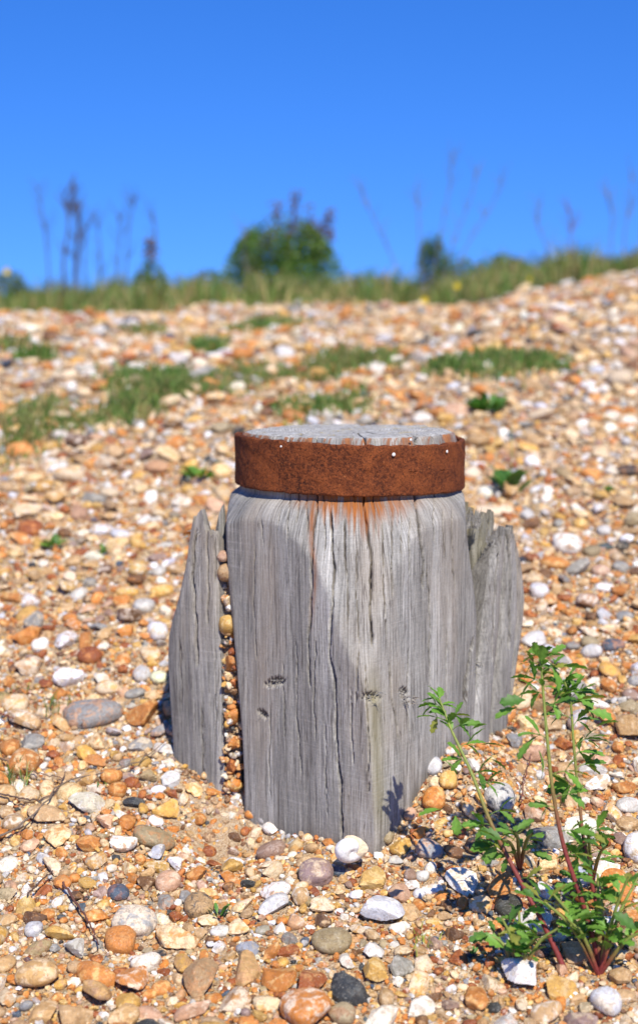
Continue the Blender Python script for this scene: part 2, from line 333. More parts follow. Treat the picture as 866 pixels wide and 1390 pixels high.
def make_post():
    base = np.array([C0[0], C0[1], float(G(*C0))])
    root = tag(empty('timber_post', base), 'weathered grey square timber post stump with a rounded top, ringed by a rusty iron band', 'post')
    front = np.linspace(R(-192), R(12), 640); back = np.linspace(R(12), R(168), 70)[1:-1]
    th = np.concatenate([front, back]); nz = 230
    zs = np.concatenate([np.linspace(ZB, CZ - .72, 12)[:-1], np.linspace(CZ - .72, RB, nz), np.linspace(RB, ZTOP - .004, 14)[1:], [ZTOP - .0015, ZTOP]])
    TH, Z = np.meshgrid(th, zs); rr = post_radius(TH, Z)
    rr = np.where(Z > RB + .01, .1415 - .004 * sstep(RT - .01, ZTOP, Z) - .003 * np.clip(np.sin(TH * 9) * np.sin(TH * 23 + 1), 0, 1) * sstep(RT - .01, ZTOP, Z), rr)
    rr = rr - np.where(Z > ZTOP - .001, .002, 0)
    X = C0[0] + rr * np.cos(TH); Y = C0[1] + rr * np.sin(TH)
    P = np.stack([X, Y, Z - .030 * (Y - C0[1]) * sstep(RB, RT, Z)], -1)
    du = np.roll(P, -1, 1) - np.roll(P, 1, 1); dv = np.gradient(P, axis=0); N = np.cross(du, dv); N /= np.linalg.norm(N, axis=-1, keepdims=True) + 1e-9
    Pf, Nf = P.reshape(-1, 3), N.reshape(-1, 3)
    P2, dirt_shade = surf_detail(Pf, Nf, 5)
    x, y, _ = project(Pf)
    streak = .5 + .5 * np.sin(x * .55 + 2 * np.sin(x * .21))
    ln = 20 + 44 * np.exp(-((x - 500) / 50) ** 2) * (.5 + .6 * streak) + 14 * np.exp(-((x - 440) / 30) ** 2) * streak
    rust = np.clip(1.7 * (1 - (y - 672) / ln), 0, 1) * np.exp(-((x - 482) / 78.0) ** 4) * (y > 660)
    rust = np.maximum(rust, .95 * np.exp(-((x - 425 - 2 * np.sin(y * .05)) / 3.5) ** 2) * (1 - sstep(780, 870, y)) * (y > 660))
    rust = np.where(Pf[:, 2] > RT - .01, .9 * sstep(-.25, .75, np.sin(x * .23) + np.sin(x * .093 + 1) + .8 * np.sin(x * .71 + y * .3) + .5 * np.sin(x * 1.7 + y)), rust)
    gl = Pf[:, 2] - G(Pf[:, 0], Pf[:, 1]); foot = np.clip(1 - (gl + .006 * np.sin(x * .13) + .004 * np.sin(x * .41)) / .022, 0, 1) * .4; dirt_shade = np.maximum(dirt_shade, foot * (Pf[:, 2] < CZ - .45))
    algae = .55 * np.exp(-((x - 508 - (y - 950) * .05) / 9.0) ** 2) * sstep(880, 960, y) * (1 - sstep(1080, 1150, y))
    n_t = len(th); nr = len(zs); i = np.arange(n_t * nr).reshape(nr, n_t); j = np.roll(i, -1, 1)
    Fq = np.stack([i[:-1], j[:-1], j[1:], i[1:]], -1).reshape(-1, 4)
    mesh('post_body', P2, Fq, M_WOOD, root, {'dirt_shade': ('FLOAT', dirt_shade), 'rust': ('FLOAT', rust), 'algae': ('FLOAT', algae), 'wc': ('FLOAT_VECTOR', np.stack([.17 * np.cos(TH), .17 * np.sin(TH), Z], -1).reshape(-1, 3))}, loc=base)
    # end grain face
    rim = P2.reshape(nr, n_t, 3)[-1]; rows = [rim]; fr = np.linspace(1, .02, 40)[1:]
    cen = np.array([C0[0], C0[1], ZTOP])  # the top leans very slightly
    for f in fr: q = cen + (rim - cen) * f; rows.append(q)
    Q = np.concatenate(rows); ang = np.arctan2(Q[:, 1] - C0[1], Q[:, 0] - C0[0]); rad = np.hypot(Q[:, 0] - C0[0], Q[:, 1] - C0[1])
    zoff = .0016 * snoise(Q, 120, 3, 3) + .002 * snoise(Q, 25, 4, 2) + .002; dr = np.zeros(len(Q))
    for a, r0, r1, wd in [(-1.1, .02, .13, .0022), (-2.2, .0, .12, .0025), (.4, .03, .135, .002), (2.6, .02, .12, .002), (-.3, .05, .13, .0018), (-1.7, .06, .135, .002), (1.5, .03, .12, .002), (-2.8, .03, .13, .002)]:
        off = np.abs(np.sin(ang - a - .12 * np.sin(rad * 60))) * rad; t = np.clip(1 - off / wd, 0, 1) * (np.cos(ang - a) > 0) * (rad > r0) * (rad < r1)
        zoff -= .006 * t; dr = np.maximum(dr, t)
    edge = sstep(.90, 1.0, rad / .139); zoff = zoff * (1 - edge) - .001 * edge
    Q[:, 2] += zoff; m = len(rows); i = np.arange(m * n_t).reshape(m, n_t); j = np.roll(i, -1, 1)
    Fq = np.stack([i[:-1], j[:-1], j[1:], i[1:]], -1).reshape(-1, 4)
    Q = np.vstack([Q, Q[-n_t:].mean(0)]); last = i[-1]; tri = np.stack([last, np.roll(last, -1), np.full(n_t, len(Q) - 1)], 1)
    Fl = [tuple(f) for f in Fq] + [tuple(t) for t in tri]
    mesh('end_grain', Q, Fl, M_END, root, {'dirt_shade': ('FLOAT', np.append(dr * .8, 0))}, loc=base)
    # iron band
    nt_, RO, RI = 560, .1505, .1435
    prof = []
    def arc(cx, cz, a0, a1, r, n): return [(cx + r * math.cos(a), cz + r * math.sin(a)) for a in np.linspace(a0, a1, n)]
    r_ = .0024
    prof += [(RO, z) for z in np.linspace(RB + r_, RT - r_, 34)] + arc(RO - r_, RT - r_, 0, math.pi / 2, r_, 5)[1:] + arc(RI + r_, RT - r_, math.pi / 2, math.pi, r_, 5)[1:] + [(RI, z) for z in np.linspace(RT - r_, RB + r_, 8)[1:]] + arc(RI + r_, RB + r_, math.pi, 1.5 * math.pi, r_, 4)[1:] + arc(RO - r_, RB + r_, 1.5 * math.pi, 2 * math.pi, r_, 5)[1:-1]
    pr = np.array(prof); a = np.linspace(0, 2 * math.pi, nt_, endpoint=False); PR, AA = np.meshgrid(pr[:, 0], a, indexing='ij')[0], np.meshgrid(pr[:, 0], a, indexing='ij')[1]
    PZ = np.repeat(pr[:, 1][:, None], nt_, 1)
    wob = .0012 * np.sin(AA * 3 + 1) + .0008 * np.sin(AA * 7); PX = C0[0] + (PR + wob) * np.cos(AA); PY = C0[1] + (PR + wob) * np.sin(AA)
    PZ = PZ - (PX - C0[0]) * .022 - (PY - C0[1]) * .030 + .0015 * np.sin(AA * 2 + .5) * (PZ > (RT + RB) / 2) - .0012 * np.clip(np.sin(AA * 11) * np.sin(AA * 29), 0, 1) * (PZ > (RT + RB) / 2)
    P = np.stack([PX, PY, PZ], -1).reshape(-1, 3)
    nn = np.stack([np.cos(AA), np.sin(AA), 0 * AA], -1).reshape(-1, 3)
    P = P + nn * (.0007 * snoise(P, 260, 31, 3) + .0010 * snoise(P, 70, 32, 2))[:, None]; P[:, 2] += .0011 * snoise(P, 180, 33, 2)
    m = len(pr); i = np.arange(m * nt_).reshape(m, nt_); j = np.roll(i, -1, 1); i2 = np.roll(i, -1, 0); j2 = np.roll(i2, -1, 1)
    Fq = np.stack([i, j, j2, i2], -1).reshape(-1, 4)
    band = mesh('iron_band', P, Fq, M_RUST, root, loc=base)
    # pale nail heads
    for nx, ny_, s in [(527, 617, 4.2), (598, 613, 3.6), (386, 606, 2.6), (554, 597, 3.2)]:
        th_ = math.asin(max(-1, min(1, (nx - 474) / 156))); onr = ny_ > 600
        c = np.array([C0[0] + (.1515 if onr else .143) * math.sin(th_), C0[1] - (.1515 if onr else .143) * math.cos(th_)])
        r = ray(nx, ny_); z = CZ + r[2] * c[1]; sz = s * .0009 * .62
        v, f = ICO[2]; vv = v * np.array([sz, sz * .5, sz]); ca, sa = math.cos(th_), math.sin(th_)
        vv = np.stack([vv[:, 0] * ca - vv[:, 1] * sa, vv[:, 0] * sa + vv[:, 1] * ca, vv[:, 2]], 1) * (1 + .12 * snoise(v, 4, int(nx)))[:, None]
        pp = np.array([c[0], c[1], z]); o = mesh('nail_head', vv + pp, f, M_SHELL, root, {'col': ('FLOAT_COLOR', np.tile([.72, .69, .62], (len(v), 1)))}, loc=pp)
        o['label'] = 'pale round nail head'
    return root, base
def ico_arrays(n):
    bm = bmesh.new(); bmesh.ops.create_icosphere(bm, subdivisions=n, radius=1)
    v = np.array([x.co[:] for x in bm.verts]); f = np.array([[q.index for q in x.verts] for x in bm.faces]); bm.free(); return v, f
ICO = {n: ico_arrays(n) for n in (1, 2, 3, 4)}
POST, PBASE = make_post()

def shard(name, left, right, top, nrm, dist, thick, label=None, seed=0, nu=60, nv=150, tilt=0, bulge=.004, zb=None, jag=0, deep=None, brown=0, dark=0):
    """a split-off piece of the timber. left/right: outlines (x,y) running down; top: ragged crest (u 0..1, y); lies on plane nrm.p = dist (about the post axis)"""
    n2 = np.array([nrm[0], nrm[1]]); n3 = np.array([n2[0], n2[1], 0.0]); s2 = np.array([-n2[1], n2[0]])
    def pl(x, y):
        r = ray(x, y); d = (dist + n2 @ C0) / (n2 @ np.array([r[0], 1.0])); return np.array([d * r[0] - C0[0], d - C0[1]]) @ s2, CZ + d * r[2]
    L = np.array([pl(*p) for p in left]); Rr = np.array([pl(*p) for p in right])
    xm = (left[0][0], right[0][0])
    tz = np.array([[u, pl(xm[0] + (xm[1] - xm[0]) * u, y)[1]] for u, y in top])
    u = np.linspace(0, 1, nu); T = np.interp(u, tz[:, 0], tz[:, 1]); zb = ZB if zb is None else zb
    rj = np.random.default_rng(seed); T = T + jag * .0012 * (rj.random(nu) ** 2 - .3) + jag * .0006 * np.sin(u * 37 + seed)
    v = 1 - (1 - np.linspace(0, 1, nv)) ** 1.0
    U, V = np.meshgrid(u, v); Z = zb + V * (T[None, :] - zb)
    zl = L[::-1]; zr = Rr[::-1]
    s0 = np.interp(Z, zl[:, 1], zl[:, 0]); s1 = np.interp(Z, zr[:, 1], zr[:, 0]); Sx = s0 + (s1 - s0) * U
    off = bulge * np.sin(math.pi * U) + .0012 * np.sin(Z * 17 + seed) + tilt * (Z - CZ + .5)
    th = np.interp(U, [0, .03, .97, 1], [0, 1, 1, 0]) * (thick[0] + (thick[1] - thick[0]) * U) * sstep(0, .1, 1 - V + .02)
    def P(o): q = C0[None, None] + n2 * (dist + o)[..., None] + s2 * Sx[..., None]; return np.stack([q[..., 0], q[..., 1], Z], -1)
    A = P(off - .004 * (np.abs(U - .5) * 2) ** 8); B = P(off - .005 - th)
    Af = A.reshape(-1, 3); g = Af * np.array([1, 1, .04])
    x, y, _ = project(Af)
    dep = .0007 * snoise(g, 280, seed + 50, 3) + .002 * snoise(Af * np.array([1, 1, .2]), 45, seed + 51, 2); dirt_shade = np.zeros(len(Af))
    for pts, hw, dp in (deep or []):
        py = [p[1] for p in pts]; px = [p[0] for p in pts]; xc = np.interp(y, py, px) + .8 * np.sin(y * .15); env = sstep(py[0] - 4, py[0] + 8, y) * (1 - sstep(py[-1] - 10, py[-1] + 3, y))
        t = np.clip(1 - np.abs(x - xc) / (hw * 1.3), 0, 1) * env; dep = dep - dp * t; dirt_shade = np.maximum(dirt_shade, .8 * t)
    dirt_shade = np.maximum(dirt_shade, dark * (.5 + .5 * np.sin(x * 1.1)))  # dark: shade painted into the colour of set-back splinters
    Af = Af + n3 * dep[:, None]; Bf = B.reshape(-1, 3) - n3 * (.002 * snoise(g, 180, seed + 9, 2))[:, None]
    n = nu * nv; i = np.arange(n).reshape(nv, nu); F1 = np.stack([i[:-1, :-1], i[:-1, 1:], i[1:, 1:], i[1:, :-1]], -1).reshape(-1, 4)
    F2 = F1[:, ::-1] + n
    e = np.concatenate([i[0, :], i[1:, -1], i[-1, ::-1][1:], i[::-1, 0][1:]]); e2 = np.roll(e, -1); F3 = np.stack([e2, e, e + n, e2 + n], -1)
    Fq = np.concatenate([F1, F2, F3]); V3 = np.vstack([Af, Bf]); ori = V3.mean(0)
    d = np.concatenate([dirt_shade, np.full(n, .25)]); z0 = np.zeros(2 * n); al = np.full(2 * n, brown, float)
    # outward test
    if np.cross(V3[F1[0][1]] - V3[F1[0][0]], V3[F1[0][2]] - V3[F1[0][0]]) @ n3 < 0: Fq = Fq[:, ::-1]
    o = mesh(name, V3, Fq.copy(), M_WOOD, POST, {'dirt_shade': ('FLOAT', d), 'rust': ('FLOAT', z0), 'algae': ('FLOAT', al), 'wc': ('FLOAT_VECTOR', np.vstack([A.reshape(-1, 3), B.reshape(-1, 3)]) + seed)}, loc=ori, edgeang=50)
    if label: o['label'] = label
    return o
nL = np.array([-math.sin(A0), -math.cos(A0)]); nR = np.array([math.cos(A0), -math.sin(A0)])
shard('outer_slab', [(261, 700), (257, 726), (253, 757), (248, 785), (242, 813), (234, 840), (229, 862), (227, 900), (232, 1010), (240, 1200)], [(293, 706), (294, 760), (296, 850), (303, 1100), (306, 1200)],
      [(0, 704), (.06, 700), (.12, 713), (.18, 706), (.26, 697), (.42, 691), (.5, 700), (.56, 713), (.66, 725), (.74, 719), (.82, 728), (.9, 721), (.96, 724), (1, 736)],
      nL, H, (.006, .045), 'tall splintered corner slab split from the left side', 2, bulge=.002,
      deep=[([(266, 720), (262, 780), (266, 840), (268, 905)], 1.6, .008), ([(281, 724), (283, 800), (281, 850)], 1.0, .005), ([(292, 730), (293, 790)], 1, .004), ([(273, 960), (276, 1060)], .9, .004), ([(246, 870), (248, 960)], .8, .003), ([(291, 880), (294, 1010)], .8, .003)])
shard('splinter', [(293, 690), (292, 765), (293, 900)], [(306, 690), (308, 765), (308, 900)], [(0, 720), (.3, 700), (.6, 688), (.85, 684), (1, 700)],
      np.array([0., -1.]), .03, (.01, .02), 'thin dark sliver standing behind the left slab', 5, nu=26, nv=60)
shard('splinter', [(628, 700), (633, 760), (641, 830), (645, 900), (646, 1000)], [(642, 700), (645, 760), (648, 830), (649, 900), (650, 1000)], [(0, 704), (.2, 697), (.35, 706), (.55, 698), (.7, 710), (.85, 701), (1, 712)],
      nR, H - .065, (.02, .03), 'dark recessed splinter beside the sound wood', 11, nu=30, nv=110, jag=18, brown=.4, dark=.45, deep=[([(635, 705), (637, 790), (641, 830)], 2.0, .012)])  # recess shade painted on, over a brown tint
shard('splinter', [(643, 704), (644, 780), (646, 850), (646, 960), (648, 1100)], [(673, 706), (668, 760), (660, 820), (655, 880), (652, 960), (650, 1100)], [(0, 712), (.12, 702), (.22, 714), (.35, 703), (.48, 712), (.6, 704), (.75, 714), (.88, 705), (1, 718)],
      nR, H - .030, (.015, .02), None, 14, nu=44, nv=120, jag=16, brown=.3, dark=.15, deep=[([(652, 708), (650, 790), (649, 860)], 1.6, .010), ([(663, 708), (660, 780), (655, 850)], 2.0, .010)])  # colour darkened as shade in the recess and along the right-hand crack
shard('splinter', [(673, 735), (665, 780), (658, 850), (651, 905), (643, 968), (638, 1100)], [(686, 728), (684, 780), (679, 850), (672, 905), (665, 968), (660, 1100)], [(0, 750), (.2, 738), (.35, 744), (.55, 718), (.68, 730), (.85, 724), (1, 738)],
      nR, H + .001, (.03, .03), 'pale split piece on the right corner, left of two', 17, jag=12, nu=46, nv=140, bulge=.004, deep=[([(677, 735), (672, 800), (667, 900)], 1.2, .006)])
shard('splinter', [(683, 722), (684, 780), (680, 850), (673, 905), (666, 968), (660, 1100)], [(696, 722), (702, 770), (704, 830), (697, 890), (690, 956), (684, 1100)], [(0, 740), (.15, 726), (.3, 732), (.5, 718), (.65, 730), (.85, 721), (1, 736)],
      nR, H - .011, (.03, .03), 'pale split piece on the right corner, right of two', 18, jag=12, nu=46, nv=140, bulge=.004, deep=[([(689, 718), (692, 790), (690, 880)], 1.6, .009)])
shard('splinter', [(692, 730), (697, 770), (698, 830), (693, 890), (686, 956), (682, 1100)], [(700, 730), (706, 775), (709, 812), (704, 865), (693, 940), (687, 1100)], [(0, 736), (.4, 732), (.6, 750), (1, 778)],
      nR, H - .014, (.012, .006), None, 21, jag=8, nu=24, nv=110)
def fibres():
    """frayed wood fibres along the broken edges and in the torn spots"""
    rg = random.Random(4)
    for (x0, x1, y0, n, pn, ds, ln) in [(628, 652, 706, 70, nR, H - .015, .020), (660, 695, 728, 44, nR, H - .004, .020), (254, 292, 722, 8, nL, H - .004, .012), (362, 390, 927, 16, nL, H - .002, .009), (350, 364, 970, 9, nL, H - .002, .008), (492, 520, 946, 14, nL, H + .001, .008), (545, 566, 950, 16, nR, H - .003, .010), (640, 655, 905, 10, nR, H - .002, .010)]:
        V, Fq = [], []
        for k in range(n):
            x = rg.uniform(x0, x1); y = y0 + rg.uniform(-7, 7); r = ray(x, y); d = (ds + pn @ C0) / (pn @ np.array([r[0], 1.0])); p = np.array([d * r[0], d, CZ + d * r[2]])
            up = ln > .015; dirn = np.array([rg.gauss(0, .25), rg.gauss(-.15, .2), 1.0]) if up else np.array([rg.choice((-1, 1)) * rg.uniform(.4, 1), -rg.uniform(.2, .7), rg.uniform(-.7, .5)])
            dirn /= np.linalg.norm(dirn); L_ = ln * rg.uniform(.4, 1.2); wd = rg.uniform(.0005, .0013); side = np.cross(dirn, [0, 1, 0]); side /= np.linalg.norm(side); b = len(V); dn = np.cross(side, dirn)
            p0 = p - dirn * .006 * up
            V += [p0 - side * wd, p0 + side * wd, p0 + dn * wd, p0 + dirn * L_ + np.array([rg.gauss(0, .002), 0, 0])]; Fq += [(b, b + 1, b + 3), (b + 1, b + 2, b + 3), (b + 2, b, b + 3)]
        V = np.array(V); z = np.zeros(len(V)); mesh('torn_fibre', V, Fq, M_WOOD, POST, {'dirt_shade': ('FLOAT', z), 'rust': ('FLOAT', z), 'algae': ('FLOAT', z), 'wc': ('FLOAT_VECTOR', V)}, smooth=False, loc=V.mean(0))
fibres()

# ------------------------------------------------------------------ stones
PAL = {'or': ((.50, .185, .038), (.66, .37, .13)), 'do': ((.25, .07, .018), (.46, .17, .045)), 'ta': ((.45, .28, .125), (.60, .43, .24)), 'ye': ((.56, .32, .075), (.66, .46, .19)),
       'cr': ((.66, .51, .31), (.60, .34, .11)), 'wh': ((.78, .73, .645), (.66, .54, .38)), 'gr': ((.26, .25, .225), (.40, .37, .31)), 'lg': ((.50, .48, .44), (.64, .61, .55)),
       'bl': ((.06, .085, .115), (.10, .125, .155)), 'dk': ((.035, .038, .037), (.09, .09, .08)), 'br': ((.14, .07, .032), (.30, .145, .05)), 'pk': ((.48, .28, .165), (.60, .43, .29)),
       'kh': ((.32, .25, .14), (.40, .32, .19)), 'mv': ((.27, .175, .135), (.40, .29, .23))}
WORD = {'or': 'orange', 'do': 'rust-brown', 'ta': 'tan', 'ye': 'yellow-ochre', 'cr': 'cream', 'wh': 'white', 'gr': 'grey', 'lg': 'pale grey', 'bl': 'dark blue-grey', 'dk': 'near-black', 'br': 'brown', 'pk': 'pinkish', 'kh': 'khaki', 'mv': 'mauve-brown'}
KEYS = list(PAL); PW = np.array([.215, .115, .16, .09, .18, .09, .035, .06, .012, .014, .06, .035, .03, .015]); PW /= PW.sum()
def proto(kind, lvl, seed):
    r = np.random.default_rng(seed); v, f = ICO[lvl]; v = v.copy()
    if kind == 'a':      # broken flint: rounded flat facets
        k = r.integers(7, 11); n = r.normal(size=(k, 3)); n /= np.linalg.norm(n, axis=1)[:, None]; d = r.uniform(.38, .8, k)
        q = np.maximum(v @ n.T, .02) / d; p = 45.0; rad = (np.sum(q ** p, 1) + 1.0) ** (-1 / p)
        v = v * rad[:, None] * (1 + .03 * snoise(v, 5, seed))[:, None]; v /= np.abs(v).max(0)
    else:
        e = r.uniform(2.0, 2.9); v = v / (np.sum(np.abs(v) ** e, 1) ** (1 / e))[:, None]
        v = v * (1 + .13 * snoise(v, 1.7, seed, 2) + .02 * snoise(v, 7, seed + 1, 2))[:, None]; v[:, 0] *= 1 + r.uniform(-.2, .2) * v[:, 1]; v[:, 1] *= 1 + r.uniform(-.2, .2) * v[:, 0]; v /= np.abs(v).max(0)
    return v, f
PROTO = {(k, l): [proto(k, l, 100 * l + s + (50 if k == 'a' else 0)) for s in range(14)] for k in 'ra' for l in (1, 2, 3, 4)}
def frames(x, y, yaw, tilt):
    """rotation matrices aligning z to the slope with yaw and a random tilt"""
    n = Gn(x, y); n = n + np.stack([tilt[:, 0], tilt[:, 1], 0 * x], -1); n /= np.linalg.norm(n, axis=1)[:, None]
    ux = np.stack([np.cos(yaw), np.sin(yaw), 0 * yaw], -1); ux = ux - n * np.sum(ux * n, 1)[:, None]; ux /= np.linalg.norm(ux, axis=1)[:, None]
    uy = np.cross(n, ux); return np.stack([ux, uy, n], -1)
def bake(st, lvl_of):
    """stones table -> big arrays (V, F, attrs)"""
    Vs, Fs, Cs, C2, Pc = [], [], [], [], []; off = 0; Fl = []
    Rm = frames(st['x'], st['y'], st['yaw'], st['tilt']); lv = lvl_of
    for lvl in (1, 2, 3, 4):
        for kd in 'ra':
            for pi in range(14):
                m = np.where((lv == lvl) & (st['kind'] == kd) & (st['pi'] == pi))[0]
                if not len(m): continue
                v, f = PROTO[(kd, lvl)][pi]
                loc = v[None] * st['dim'][m][:, None, :]; wv = np.einsum('nij,nkj->nki', Rm[m], loc) + np.stack([st['x'][m], st['y'][m], st['z'][m]], -1)[:, None]
                k = len(v); Vs.append(wv.reshape(-1, 3)); Fs.append((f[None] + (off + np.arange(len(m)) * k)[:, None, None]).reshape(-1, 3)); off += len(m) * k; Fl.append(np.full(len(m) * len(f), kd == 'a'))
                Cs.append(np.repeat(st['c1'][m], k, 0)); C2.append(np.repeat(st['c2'][m], k, 0)); Pc.append((loc + st['ofs'][m][:, None]).reshape(-1, 3))
    return np.concatenate(Vs), np.concatenate(Fs), {'col': ('FLOAT_COLOR', np.concatenate(Cs)), 'col2': ('FLOAT_COLOR', np.concatenate(C2)), 'pc': ('FLOAT_VECTOR', np.concatenate(Pc))}, np.concatenate(Fl)
def colours(keys):
    n = len(keys); a = np.array([PAL[k][0] for k in keys]); b = np.array([PAL[k][1] for k in keys])
    br = RNG.uniform(.82, 1.16, (n, 1)); hue = 1 + RNG.normal(0, 1, (n, 1)) * np.array([.03, 0, -.10]); a = np.clip(a * br * hue, .02, .82); b = np.clip(b * br, .02, .84)
    sw = RNG.uniform(size=n) < .42; oth = np.array([PAL[k][0] for k in RNG.choice(['cr', 'wh', 'ta', 'or', 'do'], n)]); b[sw] = oth[sw] * .5 + b[sw] * .5
    return a, b
